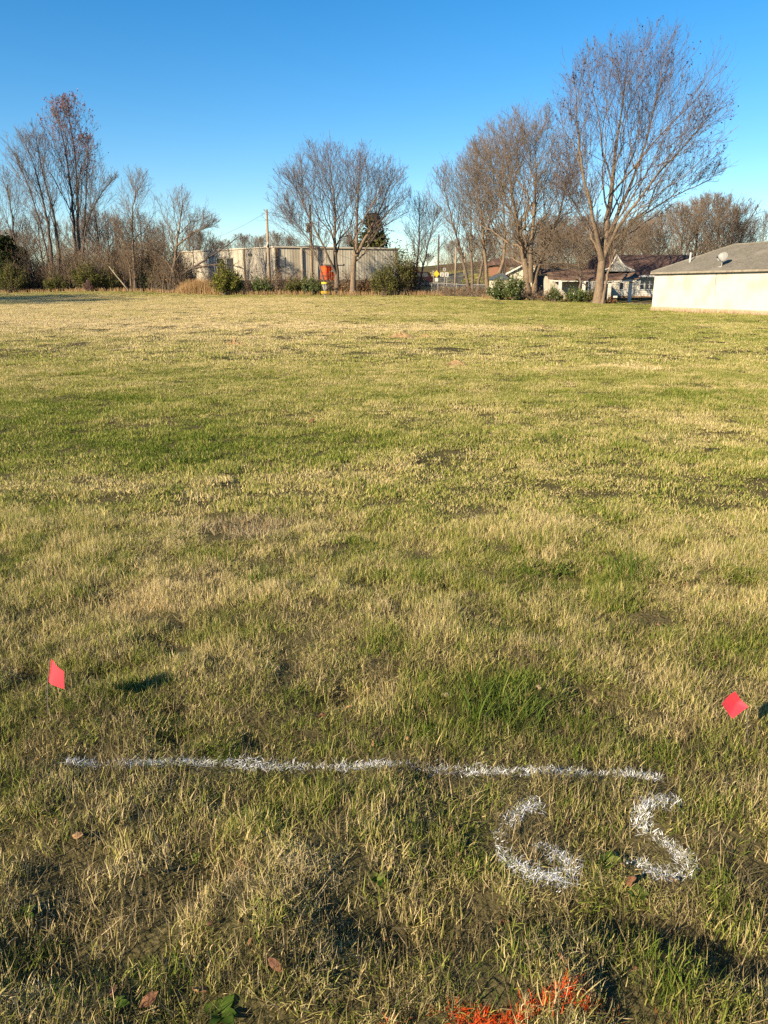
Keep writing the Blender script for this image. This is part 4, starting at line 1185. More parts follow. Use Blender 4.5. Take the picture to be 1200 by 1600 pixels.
MB().tube([frh(2.1, 1.0, ze + .5), frh(2.1, 1.0, ze + 1.28)], .055, 8).build('vent_pipe', M['white_paint'], hs)
# satellite dish on the roof
bp = roof_pt(6.05, .12)
ds = root('satellite_dish', tuple(bp), 'grey satellite dish on the grey shingle roof', 'satellite dish')
MB().box(frame(bp, ang), -.12, .12, -.12, .12, -.03, .04).build('foot', M['galv'], ds)
top_m = bp + np.array([0, 0, .42])
MB().tube([bp, bp + [0, 0, .2], top_m], .028, 8).build('mast', M['galv'], ds)
look = np.array([-.72, -.52, .45]); look /= np.linalg.norm(look)
cn = bp + np.array([0, 0, .56])
e1 = np.cross(look, [0, 0, 1]); e1 /= np.linalg.norm(e1); e2 = np.cross(e1, look)
V, F = [], []
nr, na = 6, 24
for side, off in ((0, 0.0), (1, -.018)):
    for i in range(nr + 1):
        r_ = .29 * i / nr
        for k in range(na):
            a = 2 * math.pi * k / na
            V.append(cn + e1 * r_ * math.cos(a) * 1.12 + e2 * r_ * math.sin(a) + look * (.09 * (r_ / .29) ** 2 - .05 + off))
st = (nr + 1) * na
for i in range(nr):
    for k in range(na):
        q = (i * na + k, i * na + (k + 1) % na, (i + 1) * na + (k + 1) % na, (i + 1) * na + k)
        F.append(q); F.append(tuple(x + st for x in q[::-1]))
for k in range(na):
    F.append((nr * na + k, nr * na + (k + 1) % na, st + nr * na + (k + 1) % na, st + nr * na + k))
MB().add(V, F).build('reflector', M['dish'], ds, True)
MB().tube([cn - e2 * .27 + look * .03, cn - e2 * .28 + look * .5], .018, 6).build('feed_arm', M['galv'], ds)
MB().tube([cn - e2 * .28 + look * .45, cn - e2 * .26 + look * .58], .05, 8).build('receiver', M['plinth'], ds)
MB().tube([top_m, cn - look * .06], .03, 6).build('bracket', M['galv'], ds)
MB().box(frame(at(1131, 406, 50), ang), -.08, .08, -.01, .0, -.03, .03)
# weeds along the foundation
tall_grass('foundation_weeds', [], 'x', 1) if False else None
rng = np.random.default_rng(77)
Vs = []
for s in np.arange(.3, LH - 2, .12):
    p = frh(s, -.25 + rng.normal(0, .12), 0); z = tz(p[0], p[1])
    for q in range(5):
        h = rng.uniform(.06, .24); dx, dy = rng.normal(0, .06, 2); x, y = p[0] + rng.normal(0, .06), p[1] + rng.normal(0, .06)
        Vs += [(x - .008, y, z), (x + .008, y, z), (x + dx + .004, y + dy, z + h), (x + dx - .004, y + dy, z + h)]
Vs = np.array(Vs)
tag(link('foundation_weeds', mesh_np('foundation_weeds', Vs, [np.arange(len(Vs)).reshape(-1, 4)], {'rnd': np.repeat(rng.random(len(Vs) // 4), 4)}), M['straw_tall']), 'dry weeds along the foot of the cream house wall', 'weeds', kind='stuff')

# ------------------------------------------------------------------ old house with the white gable
G = at(955, 470, 69); zo = tz(G[0], G[1])
sc_ = 69 / 1207.0; szv = 69 / 1261.0
fro = frame((G[0], G[1], 0), math.radians(-4))
oh = root('old_house', (G[0], G[1], zo), 'old white clapboard house with white gable and dark red roof', 'house')
zw0, zw1 = at(985, 462, 69)[2], at(985, 431, 69)[2]
WL = 70 * sc_
MB().box(fro, -1.0, WL + 3.0, -.02, 6, zo - .6, zw0).build('foundation', M['brick_old'], oh)
MB().box(fro, -1.0, WL + 3.0, .03, 6, zw0, zw1 + .02).build('wall', M['white_wood'], oh)
cb = MB()
nb = int((zw1 - zw0) / .14)
for k in range(nb):
    z = zw0 + k * .14
    cb.prism([fro(-1.02, .028, z + .145), fro(-1.02, -.022, z), fro(-1.02, .028, z)], fro(WL + 4.04, 0, 0) - fro(0, 0, 0))
cb.build('clapboard', M['white_wood'], oh, kind='stuff')
for px0 in (997, 1004.5, 1012):
    u0 = (px0 - 955) * sc_; u1 = u0 + 5.6 * sc_; zb_, zt_ = at(1000, 452, 69)[2], at(1000, 436, 69)[2]
    wn = MB().box(fro, u0 - .07, u1 + .07, -.06, -.025, zb_ - .07, zt_ + .07).build('window_frame', M['white_paint'], oh)
    MB().box(fro, u0, u1, -.072, -.062, zb_, (zb_ + zt_) / 2 - .02).build('pane', M['glass'], wn)
    MB().box(fro, u0, u1, -.07, -.061, (zb_ + zt_) / 2 + .02, zt_).build('pane', M['glass'], wn)
u0 = (966 - 955) * sc_
wn = MB().box(fro, u0 - .06, u0 + .36, -.06, -.025, at(966, 452, 69)[2] - .06, at(966, 442, 69)[2] + .06).build('window_frame', M['white_paint'], oh)
MB().box(fro, u0, u0 + .3, -.072, -.062, at(966, 452, 69)[2], at(966, 442, 69)[2]).build('pane', M['glass'], wn)
zrd = at(1000, 399, 73)[2]
MB().prism([fro(-1.4, -.5, zw1), fro(-1.4, 3.2, zrd), fro(-1.4, 6.6, zw1), fro(-1.4, 6.6, zw1 - .1), fro(-1.4, -.5, zw1 - .1)], fro(WL + 5, 0, 0) - fro(0, 0, 0)).build('roof', M['shingle_red'], oh)
MB().box(fro, 37 * sc_, WL + 2.5, -.56, -.503, zw1 - .12, zw1 + .04).build('eave_trim', M['white_paint'], oh)
# front gable: bell curved white triangle with a red roof behind it
gpts = [(940, 424), (950, 421), (957, 412), (963.5, 399), (971, 411), (979, 419), (992, 424)]
gp = [at(a, b_, 67.8) for a, b_ in gpts]
MB().prism(gp, (0, .15, 0)).build('gable', M['gable_shingle'], oh)
ed = MB()
for a, b_ in zip(gp[:-1], gp[1:]):
    ed.tube([a + np.array([0, -.06, .05]), b_ + np.array([0, -.06, .05])], .06, 5)
ed.build('gable_trim', M['white_paint'], oh)
rfp = MB()
back = [q + np.array([0, 4.5, 0.0]) for q in gp]
V = [q + np.array([0, .16, .1]) for q in gp] + [q + np.array([0, 0, .1]) for q in back]
ng = len(gp)
rfp.add(V, [(i, i + 1, i + 1 + ng, i + ng) for i in range(ng - 1)]).build('gable_roof', M['shingle_red'], oh)
MB().tube([at(1003, 405, 73), at(1003, 395, 73)], .06, 7).build('vent_pipe', M['white_paint'], oh)

# ------------------------------------------------------------------ carport and sheds
cz = at(875, 436, 64)[2]
cpA, cpB = at(856, 437, 64.5), at(998, 441, 63.5)
ang, Lc = wall_line(cpA, cpB)
frp = frame((cpA[0], cpA[1], 0), ang)
zc_ = cz
co = root('carport', (cpA[0], cpA[1], tz(cpA[0], cpA[1])), 'sagging brown roofed carport on rough white posts', 'carport')
rng = np.random.default_rng(8)
nsh = 14
D_c = 3.4
for k in range(nsh):
    u0, u1 = Lc * k / nsh, Lc * (k + 1) / nsh
    sag = lambda u: -.12 * math.sin(math.pi * u / Lc) + rng.normal(0, .01)
    z1_, z2_ = zc_ + sag(u0), zc_ + sag(u1)
    b = MB()
    dd = D_c if k < 8 else 1.9
    up_ = .26 * dd
    b.prism([frp(u0 + .01, -.1, z1_), frp(u1 - .01, -.1, z2_), frp(u1 - .01, dd, z2_ + up_), frp(u0 + .01, dd, z1_ + up_)], (0, 0, .045 + .012 * (k % 2)))
    b.build('roof_sheet', M['rust_roof'], co)
MB().box(frp, .2, Lc - .2, -.02, .1, zc_ - .2, zc_ - .075).build('beam', M['white_wood'], co)
for k in range(12):
    u0 = .35 + k * (Lc - .7) / 11
    MB().box(frp, u0, u0 + .09, -.09, .6, zc_ - .18, zc_ - .13).build('rafter_end', M['white_wood'], co)
for px0 in (875.5, 912.5, 953, 985.5):
    p = at(px0, 450, 64); zz = tz(p[0], p[1])
    ff = frame((p[0], p[1] + .1, 0), ang)
    pb = MB().box(ff, -.13, .13, -.12, .12, zz - .2, zc_ - .19)
    pb.build('post', M['white_wood'], co, bevel=.015)
MB().box(frp, 5.4, Lc - 1.6, .0, .07, tz(cpA[0] + 6, cpA[1]) + .35, tz(cpA[0] + 6, cpA[1]) + .5).build('rail', M['white_wood'], co)

# white shed behind the carport
SA = at(848, 466, 66.5); zsA = tz(SA[0], SA[1])
frs = frame((SA[0], SA[1], 0), math.radians(6))
sh = root('white_shed', (SA[0], SA[1], zsA), 'whitewashed shed wall half shaded under the carport roof', 'shed')
zt = at(848, 428, 66.5)[2]
MB().box(frs, 0, 3.4, 0, 2.6, zsA - .4, zt).build('wall', M['white_wall'], sh)
for k in range(17):
    MB().box(frs, k * .2 + .004, k * .2 + .196, -.016 - .004 * (k % 2), -.002, zsA - .3, zt - .02).build('board', M['white_wall'], sh)
MB().prism([frs(-.2, -.25, zt), frs(-.2, 1.3, zt + .45), frs(-.2, 2.9, zt)], frs(3.9, 0, 0) - frs(0, 0, 0)).build('roof', M['rust_roof'], sh)
MB().box(frs, -.9, -.015, .12, .2, zsA - .2, zt - .12).build('shade_panel', M['roof_shade_blue'], sh)  # dark panel standing in for the bluish shade at the shed corner
MB().box(frs, -.95, -.905, .1, .22, zsA - .2, zt - .05).build('edge_post', M['white_wood'], sh)  # post at the outer edge of the shade panel
# gabled white shed further left
GA = at(795, 464, 69.5); zsg = tz(GA[0], GA[1])
frg = frame((GA[0], GA[1], 0), math.radians(-8))
gs = root('gabled_shed', (GA[0], GA[1], zsg), 'small white gabled shed behind the thick forked trunk', 'shed')
Wg = 38 * 69.5 / 1207
ze_, zpk = at(795, 426, 69.5)[2], at(827, 409, 69.5)[2]
MB().prism([frg(0, 0, zsg - .4), frg(Wg, 0, zsg - .4), frg(Wg, 0, ze_ + .5), frg(Wg * .85, 0, zpk - .05), frg(0, 0, ze_)], frg(0, 3, 0) - frg(0, 0, 0)).build('wall', M['white_wall'], gs)
pk = frg(Wg * .85, -.25, zpk)
MB().prism([frg(-.35, -.25, ze_ - .2), frg(Wg * .85, -.25, zpk), frg(Wg * .85, -.25, zpk + .12), frg(-.35, -.25, ze_ - .06)], frg(0, 3.4, 0) - frg(0, 0, 0)).build('roof', M['rust_roof'], gs)
MB().prism([frg(Wg * .85 + .004, -.25, zpk), frg(Wg + .4, -.25, ze_ + .3), frg(Wg + .4, -.25, ze_ + .44), frg(Wg * .85 + .004, -.25, zpk + .12)], frg(0, 3.4, 0) - frg(0, 0, 0)).build('roof', M['rust_roof'], gs)
MB().prism([frg(-.37, -.29, ze_ - .2), frg(Wg * .85, -.29, zpk), frg(Wg * .85, -.29, zpk + .14), frg(-.37, -.29, ze_ - .04)], frg(0, .035, 0) - frg(0, 0, 0)).build('barge_board', M['white_paint'], gs)
for k in range(11):
    MB().box(frg, k * .195 + .01, k * .195 + .185, -.014 - .004 * (k % 2), -.002, zsg - .3, ze_ - .02 + .25 * (k * .195 / Wg)).build('board', M['white_wall'], gs)
# low lean-to with dark roof left of it
LA_ = at(764, 463, 71); zl = tz(LA_[0], LA_[1])
frl = frame((LA_[0], LA_[1], 0), math.radians(-8))
lo = root('lean_to', (LA_[0], LA_[1], zl), 'low pale lean-to with curved dark roof beside the gabled shed', 'shed')
Wl = 31 * 71 / 1207
zl1, zl2 = at(780, 437, 71)[2], at(780, 427, 71)[2]
MB().box(frl, 0, Wl, 0, 2, zl - .4, zl1).build('wall', M['white_wall'], lo)
arc = [(u, zl1 + (zl2 - zl1) * math.sin(math.pi * (u / Wl) * .75 + .3)) for u in np.linspace(-.1, Wl + .08, 9)]
MB().prism([frl(-.1, -.15, zl1)] + [frl(u, -.15, z) for u, z in arc] + [frl(Wl + .08, -.15, zl1)], frl(0, 2.2, 0) - frl(0, 0, 0)).build('roof', M['roof_shade_blue'], lo)
# far brick house
BA = at(778, 430, 112); zb_ = tz(BA[0], BA[1])
frb = frame((BA[0], BA[1], 0), math.radians(5))
bh = root('brick_house', (BA[0], BA[1], zb_), 'far orange brick house with brown roof glimpsed above the sheds', 'house')
ztb = at(780, 414, 112)[2]
MB().box(frb, 0, 2.8, 0, 6, zb_ - 1.5, ztb).build('wall', M['brick'], bh)
MB().prism([frb(-.4, -.4, ztb), frb(-.4, 3, ztb + 1.0), frb(-.4, 6.4, ztb)], frb(3.5, 0, 0) - frb(0, 0, 0)).build('roof', M['shingle_red'], bh)
MB().box(frb, .5, 1.1, -.06, -.004, ztb - 1.3, ztb - .3).build('window', M['glass'], bh)
MB().box(frb, 1.7, 2.3, -.06, -.004, ztb - 1.3, ztb - .3).build('window', M['white_paint'], bh)
# bare dirt track in front of the carport
strip('dirt_track', [tuple(at(940, 473, 61)[:2]), tuple(at(985, 474, 60.5)[:2]), tuple(at(1030, 474, 60)[:2])], 2.4, M['track'], .03, 'bare leaf strewn dirt in front of the carport', 'dirt')
lp_ = at(1000, 477, 58.5)
tag(MB().tube([at(962, 479, 58.5), at(1018, 474.5, 59.5)], .07, 7).build('fallen_pole', M['bark_dark']), 'dark pole lying on the dirt by the corner of the cream house', 'pole')


# ------------------------------------------------------------------ the lawn: blades on the ground
def blade_verts(n, rng, h, lean, curve, wid, R, seg=3):
    """n blades in a clump: arrays of verts, faces, rnd"""
    a = rng.random(n) * 6.28; q = np.sqrt(rng.random(n)) * R
    bx, by = q * np.cos(a), q * np.sin(a)
    H = rng.uniform(*h, n)
    la = rng.random(n) * 6.28; le = np.abs(rng.normal(0, lean, n))
    cu = rng.uniform(*curve, n)
    dx, dy = np.cos(la), np.sin(la)
    fa = rng.random(n) * 3.1416; wx, wy = np.cos(fa), np.sin(fa)
    W = wid * rng.uniform(.6, 1.3, n)
    t = np.linspace(0, 1, seg + 1)
    th = le[:, None] + cu[:, None] * t[None, :]
    ds = H[:, None] / seg
    hor = np.concatenate([np.zeros((n, 1)), np.cumsum(np.sin(th[:, :-1]) * ds, 1)], 1)
    ver = np.concatenate([np.zeros((n, 1)), np.cumsum(np.cos(th[:, :-1]) * ds, 1)], 1)
    wt = np.array([1.0, .95, .7, .08])[:seg + 1] if seg == 3 else np.array([1.0, .8, .1]) if seg == 2 else np.array([1.0, .2])
    X = bx[:, None] + hor * dx[:, None]; Yy = by[:, None] + hor * dy[:, None]
    w_ = W[:, None] * wt[None, :] * .5
    Lf = np.stack([X - wx[:, None] * w_, Yy - wy[:, None] * w_, ver], -1)
    Rt = np.stack([X + wx[:, None] * w_, Yy + wy[:, None] * w_, ver], -1)
    V = np.stack([Lf, Rt], 2)                       # n, seg+1, 2, 3
    I = np.arange(n * (seg + 1) * 2).reshape(n, seg + 1, 2)
    F = np.stack([I[:, :-1, 0], I[:, :-1, 1], I[:, 1:, 1], I[:, 1:, 0]], -1).reshape(-1, 4)
    return V.reshape(-1, 3), F, np.repeat(rng.random(n), (seg + 1) * 2)


def clump_collection(name, specs, mat_):
    c = bpy.data.collections.new(name)
    for i, sp in enumerate(specs):
        rng = np.random.default_rng(1000 + i + hash(name) % 50 * 0)
        parts, rn, o = [], [], 0
        for a in sp:
            V, F, r = blade_verts(rng=rng, **a)
            parts.append((V, F)); rn.append(r)
        V, F = join(parts)
        me = mesh_np('%s_%02d' % (name, i), V, [F], {'rnd': np.concatenate(rn)})
        me.materials.append(mat_)
        c.objects.link(bpy.data.objects.new('%s_%02d' % (name, i), me))
    return c


def scatter(name, coll, P, vi, rot, scl, tint, label):
    me = bpy.data.meshes.new(name)
    me.vertices.add(len(P)); me.vertices.foreach_set('co', np.ascontiguousarray(P, np.float32).ravel())
    for k, ty, d in (('vi', 'INT', vi), ('tint', 'FLOAT', tint)):
        a = me.attributes.new(k, ty, 'POINT'); a.data.foreach_set('value', np.ascontiguousarray(d, np.int32 if ty == 'INT' else np.float32))
    for k, d in (('rot', rot), ('scl', scl)):
        a = me.attributes.new(k, 'FLOAT_VECTOR', 'POINT'); a.data.foreach_set('vector', np.ascontiguousarray(d, np.float32).ravel())
    o = link(name, me); tag(o, label, 'grass', kind='stuff')
    g = bpy.data.node_groups.new(name, 'GeometryNodeTree')
    g.interface.new_socket('Geometry', in_out='INPUT', socket_type='NodeSocketGeometry')
    g.interface.new_socket('Geometry', in_out='OUTPUT', socket_type='NodeSocketGeometry')
    N, L = g.nodes, g.links
    gi, go = N.new('NodeGroupInput'), N.new('NodeGroupOutput')
    ci = N.new('GeometryNodeCollectionInfo'); ci.inputs['Collection'].default_value = coll
    ci.inputs['Separate Children'].default_value = True; ci.inputs['Reset Children'].default_value = True
    ip = N.new('GeometryNodeInstanceOnPoints'); ip.inputs['Pick Instance'].default_value = True

    def na(nm, ty):
        x = N.new('GeometryNodeInputNamedAttribute'); x.data_type = ty; x.inputs['Name'].default_value = nm
        return x.outputs[0]
    L.new(gi.outputs[0], ip.inputs['Points']); L.new(ci.outputs[0], ip.inputs['Instance'])
    L.new(na('vi', 'INT'), ip.inputs['Instance Index']); L.new(na('rot', 'FLOAT_VECTOR'), ip.inputs['Rotation']); L.new(na('scl', 'FLOAT_VECTOR'), ip.inputs['Scale'])
    L.new(ip.outputs[0], go.inputs[0])
    md = o.modifiers.new('scatter', 'NODES'); md.node_group = g
    return o


def dab(x, y, px, py, rx, ry, ang=0.0):
    """soft spot on the lawn, centred under a photo pixel, radii in metres"""
    c = gpoint(px, py); dx, dy = x - c[0], y - c[1]
    ca, sa = math.cos(ang), math.sin(ang)
    return np.exp(-(((dx * ca + dy * sa) / rx) ** 2 + ((-dx * sa + dy * ca) / ry) ** 2))


def dryness(x, y):
    """0 = deep green ... 1 = straw; the lawn's own patches"""
    d = 0.585 + (fbm(x * .22, y * .22, 21, 3) - .5) * .34 + (fbm(x * 1.3, y * 1.3, 22, 3) - .5) * .36 + (fbm(x * 5, y * 5, 23, 2) - .5) * .45
    d += (fbm(x * 3.1, y * 3.1, 27, 2) - .5) * .5 * sstep(5, 3, y)
    d += .28 * sstep(14, 28, y) * sstep(6, -10, x) * sstep(75, 60, y)
    d -= .13 * sstep(0, 14, x) * sstep(12, 40, y)
    d += .36 * np.exp(-((y - 30 + .1 * x) / 2.2) ** 2) * sstep(12, 2, x)
    d -= .28 * dab(x, y, 330, 690, 2.6, 1.1, .2) + .2 * dab(x, y, 60, 640, 3, 1.6)
    d -= .30 * dab(x, y, 780, 1090, .34, .26) + .08 * dab(x, y, 690, 930, .7, .5, -.5) + .12 * dab(x, y, 960, 895, .5, .2)
    d -= .18 * dab(x, y, 900, 1420, .4, .2) + .15 * dab(x, y, 60, 1120, .3, .25)
    d += .35 * dab(x, y, 400, 825, .28, .16) + .22 * dab(x, y, 250, 760, 1.2, .35) + .2 * dab(x, y, 520, 745, .9, .3)
    d += .2 * dab(x, y, 300, 920, .8, .35) + .18 * dab(x, y, 1080, 1130, .35, .3) + .15 * dab(x, y, 450, 1380, .5, .25)
    d += .25 * dab(x, y, 960, 575, 2.5, .5) + .2 * dab(x, y, 1080, 605, 1.2, .3) + .25 * dab(x, y, 1160, 735, .7, .15)
    d -= .2 * dab(x, y, 1050, 625, 3.0, .8) + .15 * dab(x, y, 830, 590, 2, .4)
    return np.clip(d, 0.02, 1.0)


def height(x, y):
    h = .5 + .75 * sstep(.3, .75, fbm(x * 4.2, y * 4.2, 31, 3)) + .35 * sstep(.55, .8, fbm(x * 9, y * 9, 33, 2))
    h += .35 * dab(x, y, 780, 1090, .3, .22) + .2 * dab(x, y, 690, 930, .5, .4)
    return h


# painted strokes: metre paths on the ground under the photo pixels
LINE = [(104, 1192), (180, 1189), (260, 1188), (340, 1187), (430, 1185), (520, 1188), (600, 1193), (690, 1195), (780, 1199), (860, 1202), (940, 1207), (1032, 1212)]
SIX = [(846, 1258), (820, 1262), (795, 1282), (783, 1306), (790, 1330), (812, 1352), (845, 1372), (880, 1372), (896, 1350)]
SIX2 = [(836, 1316), (862, 1324), (885, 1338), (897, 1350)]
FIVE = [(1062, 1256), (1030, 1257), (1000, 1266), (998, 1282), (1022, 1300), (1048, 1314), (1072, 1330), (1084, 1344), (1062, 1350), (1036, 1354), (1012, 1344), (986, 1326)]
strokes = {k: resample([gpoint(*q) for q in p], 40) for k, p in (('line', LINE), ('six', SIX), ('six2', SIX2), ('five', FIVE))}


def near_stroke(x, y):
    d = np.full(np.shape(x), 9.0)
    for S in strokes.values():
        for a, b in zip(S[:-1], S[1:]):
            ab = b - a; t = np.clip(((x - a[0]) * ab[0] + (y - a[1]) * ab[1]) / (ab @ ab + 1e-12), 0, 1)
            d = np.minimum(d, np.hypot(x - a[0] - t * ab[0], y - a[1] - t * ab[1]))
    return d


ORANGE = [(925, 1552, .032, .016, 380), (945, 1572, .03, .012, 240), (880, 1580, .05, .012, 260), (800, 1588, .05, .014, 330), (690, 1590, .05, .010, 260), (640, 1596, .03, .008, 120), (990, 1590, .03, .012, 170), (750, 1594, .05, .01, 180)]


def near_orange(x, y):
    d = np.full(np.shape(x), 9.0)
    for px, py, rx, ry, n in ORANGE:
        c = gpoint(px, py); d = np.minimum(d, np.hypot((x - c[0]) / rx, (y - c[1]) / (ry * 1.6)))
    return d


def sample(y0, y1, dens, seed, margin=1.6, slope=.60):
    rng = np.random.default_rng(seed)
    W = slope * y1 + margin
    n = int(dens * (y1 - y0) * 2 * W)
    x = rng.uniform(-W, W, n); y = rng.uniform(y0, y1, n)
    k = np.abs(x) < slope * y + margin
    return x[k], y[k], rng


G1 = dict(h=(.018, .055), lean=.58, curve=(-.6, 1.9), wid=.0025, R=.045, seg=3)
S1 = dict(h=(.016, .055), lean=.85, curve=(-.9, 1.9), wid=.0022, R=.05, seg=3)
near_green = clump_collection('near_green', [[dict(G1, n=24), dict(S1, n=6)] for _ in range(6)], M['grass'])
near_straw = clump_collection('near_straw', [[dict(S1, n=26), dict(S1, n=9, lean=.35, h=(.025, .06))] for _ in range(6)], M['grass'])
G2 = dict(h=(.016, .045), lean=.5, curve=(.1, 1.0), wid=.0062, R=.11, seg=2)
S2 = dict(h=(.014, .042), lean=.75, curve=(-.3, 1.4), wid=.006, R=.11, seg=2)
T1 = dict(h=(.03, .08), lean=1.35, curve=(-.2, .3), wid=.0022, R=.06, seg=2)
thatch = clump_collection('thatch', [[dict(T1, n=22)] for _ in range(6)], M['thatch'])
mid_turf = clump_collection('mid_turf', [[dict(G2, n=46), dict(S2, n=26)] for _ in range(6)], M['grass'])
G3 = dict(h=(.018, .045), lean=.5, curve=(.1, .9), wid=.016, R=.42, seg=1)
S3 = dict(h=(.014, .04), lean=.7, curve=(0, .8), wid=.018, R=.42, seg=1)
far_turf = clump_collection('far_turf', [[dict(G3, n=150), dict(S3, n=90)] for _ in range(6)], M['grass'])


def lay(name, coll, x, y, rng, sc, tint, label, hgt=True):
    z = terr(x, y)
    n = len(x)
    P = np.stack([x, y, z - .004], -1)
    rot = np.stack([rng.normal(0, .08, n), rng.normal(0, .08, n), rng.random(n) * 6.283], -1)
    hh = height(x, y) if hgt else np.ones(n)
    if hgt and y.min() < 3: hh = hh * (1 - .6 * np.exp(-(near_stroke(x, y) / .085) ** 2))
    if hgt: hh = hh * (1 - .75 * np.exp(-(((x - HOLE[0]) / .42) ** 2 + ((y - HOLE[1] + .12) / .42) ** 2)))
    s = sc * rng.uniform(.75, 1.25, n)
    scl = np.stack([s, s, s * hh], -1)
    return scatter(name, coll, P, rng.integers(0, 6, n), rot, scl, tint, label)


x, y, rng = sample(.55, 5.2, 1020, 201)
k = (near_stroke(x, y) > .030 + .03 * rng.random(len(x)) ** 2) & (rng.random(len(x)) < sstep(5.2, 4.2, y) + .3 * (y < 5.2))
k &= near_orange(x, y) > .35 + .9 * rng.random(len(x))
hole = np.exp(-(((x - HOLE[0]) / .26) ** 2 + ((y - HOLE[1] + .06) / .26) ** 2))
k &= hole < .35
k &= ~((fbm(x * 8, y * 8, 41, 2) < .46) & (rng.random(len(x)) < .8 * sstep(3.6, 1.6, y)))
x, y = x[k], y[k]
dr = dryness(x, y)
isd = rng.random(len(x)) < sstep(.15, .95, dr)
tn = np.clip(.06 + dr * .72 + rng.normal(0, .09, len(x)), 0, 1)
lay('green_grass', near_green, x[~isd], y[~isd], rng, 1.0, tn[~isd], 'green grass blades of the near lawn')
lay('straw_grass', near_straw, x[isd], y[isd], rng, 1.0, np.clip(.42 + .45 * dr[isd] + rng.normal(0, .08, isd.sum()), 0, 1), 'dry straw coloured grass of the near lawn')
x, y, rng = sample(.55, 4.6, 420, 206)
k = (rng.random(len(x)) < sstep(4.6, 2.0, y)) & (near_stroke(x, y) > .02) & (near_orange(x, y) > .35 + .8 * rng.random(len(x))) & (np.hypot((x - HOLE[0]) / .2, (y - HOLE[1] + .03) / .17) > 1)
x, y = x[k], y[k]
lay('thatch_grass', thatch, x, y, rng, 1.0, np.clip(.2 + .6 * dryness(x, y) + rng.normal(0, .16, len(x)), 0, 1), 'flattened dead grass between the standing blades of the near lawn', False)
rng = np.random.default_rng(207); n_ = 130
x = HOLE[0] + .12 + rng.normal(0, .17, n_); y = HOLE[1] + rng.normal(0, .15, n_)
lay('hollow_straw', thatch, x, y, rng, 1.2, np.clip(rng.normal(.85, .15, n_), 0, 1), 'pale dead straw lying over the bare hollow', False)
x, y, rng = sample(4.2, 17, 165, 202)
k = (rng.random(len(x)) < sstep(4.2, 5.4, y)) & (rng.random(len(x)) < sstep(17.5, 14.5, y))
k &= np.hypot((x - HOLE[0]) / .38, (y - HOLE[1] + .06) / .36) > 1
x, y = x[k], y[k]; dr = dryness(x, y)
lay('middle_grass', mid_turf, x, y, rng, 1.0, np.clip(dr * .95 + rng.normal(0, .06, len(x)), 0, 1), 'mixed green and straw grass of the middle field')
x, y, rng = sample(13.5, 76, 8.5, 203, 4, .58)
zz = base_z(x, y)
k = (rng.random(len(x)) < sstep(13.5, 16.5, y))
hu = (x - C0[0]) * math.cos(math.atan2(-u_far[1], -u_far[0])) + (y - C0[1]) * math.sin(math.atan2(-u_far[1], -u_far[0]))
hv = -(x - C0[0]) * math.sin(math.atan2(-u_far[1], -u_far[0])) + (y - C0[1]) * math.cos(math.atan2(-u_far[1], -u_far[0]))
k &= ~((hu > -.3) & (hv > -.5))
k &= (y < 75 - np.clip(x - 6, 0, 40) * 1.0)
x, y = x[k], y[k]; dr = dryness(x, y)
lay('far_grass', far_turf, x, y, rng, 1.0, np.clip(dr * .95 + rng.normal(0, .05, len(x)), 0, 1), 'sunlit grass of the far field')
x, y, rng = sample(95, 140, 1.2, 204, 0, .5)
k = x > 4; x, y = x[k], y[k]
rd = np.abs(y - np.interp(x, [6, 16, 30, 60], [101, 99, 98, 104])) > 3.6
x, y = x[rd], y[rd]
lay('bank_grass', far_turf, x, y, rng, 1.5, np.clip(dryness(x, y) * .8 + .15, 0, 1), 'grass on the bank beyond the road', False)

# coarse green tufts that stand out of the lawn
def coarse_tuft(px, py, n, h, R, label, seed):
    rng = np.random.default_rng(seed)
    c = gsolve(px, py); z = tz(c[0], c[1])
    V, F, r = blade_verts(n, rng, h, .5, (.3, 1.5), .0045, R, 3)
    V = V + np.array([0, 0, 0])
    o = link('grass_tuft', mesh_np('grass_tuft', V, [F], {'rnd': r}), M['grass_real'])
    o.location = (c[0], c[1], z)
    return tag(o, label, 'grass tuft', 'coarse green tufts in the lawn')


coarse_tuft(790, 1105, 150, (.07, .2), .17, 'large coarse green grass tuft above the white line', 301)
coarse_tuft(985, 905, 90, (.07, .16), .14, 'coarse green tuft with a dark hollow at the right of the field', 302)
coarse_tuft(880, 890, 60, (.07, .14), .10, 'coarse green tuft left of the dark hollow', 303)
coarse_tuft(405, 910, 40, (.06, .14), .08, 'coarse green tuft below the bare earth hollow', 304)
coarse_tuft(1040, 690, 60, (.08, .17), .15, 'coarse green tuft far to the right in the middle field', 305)
coarse_tuft(860, 695, 60, (.08, .17), .15, 'coarse green tuft in the centre of the middle field', 306)
coarse_tuft(300, 715, 90, (.08, .18), .22, 'coarse green tuft in the dark green patch at the left', 307)


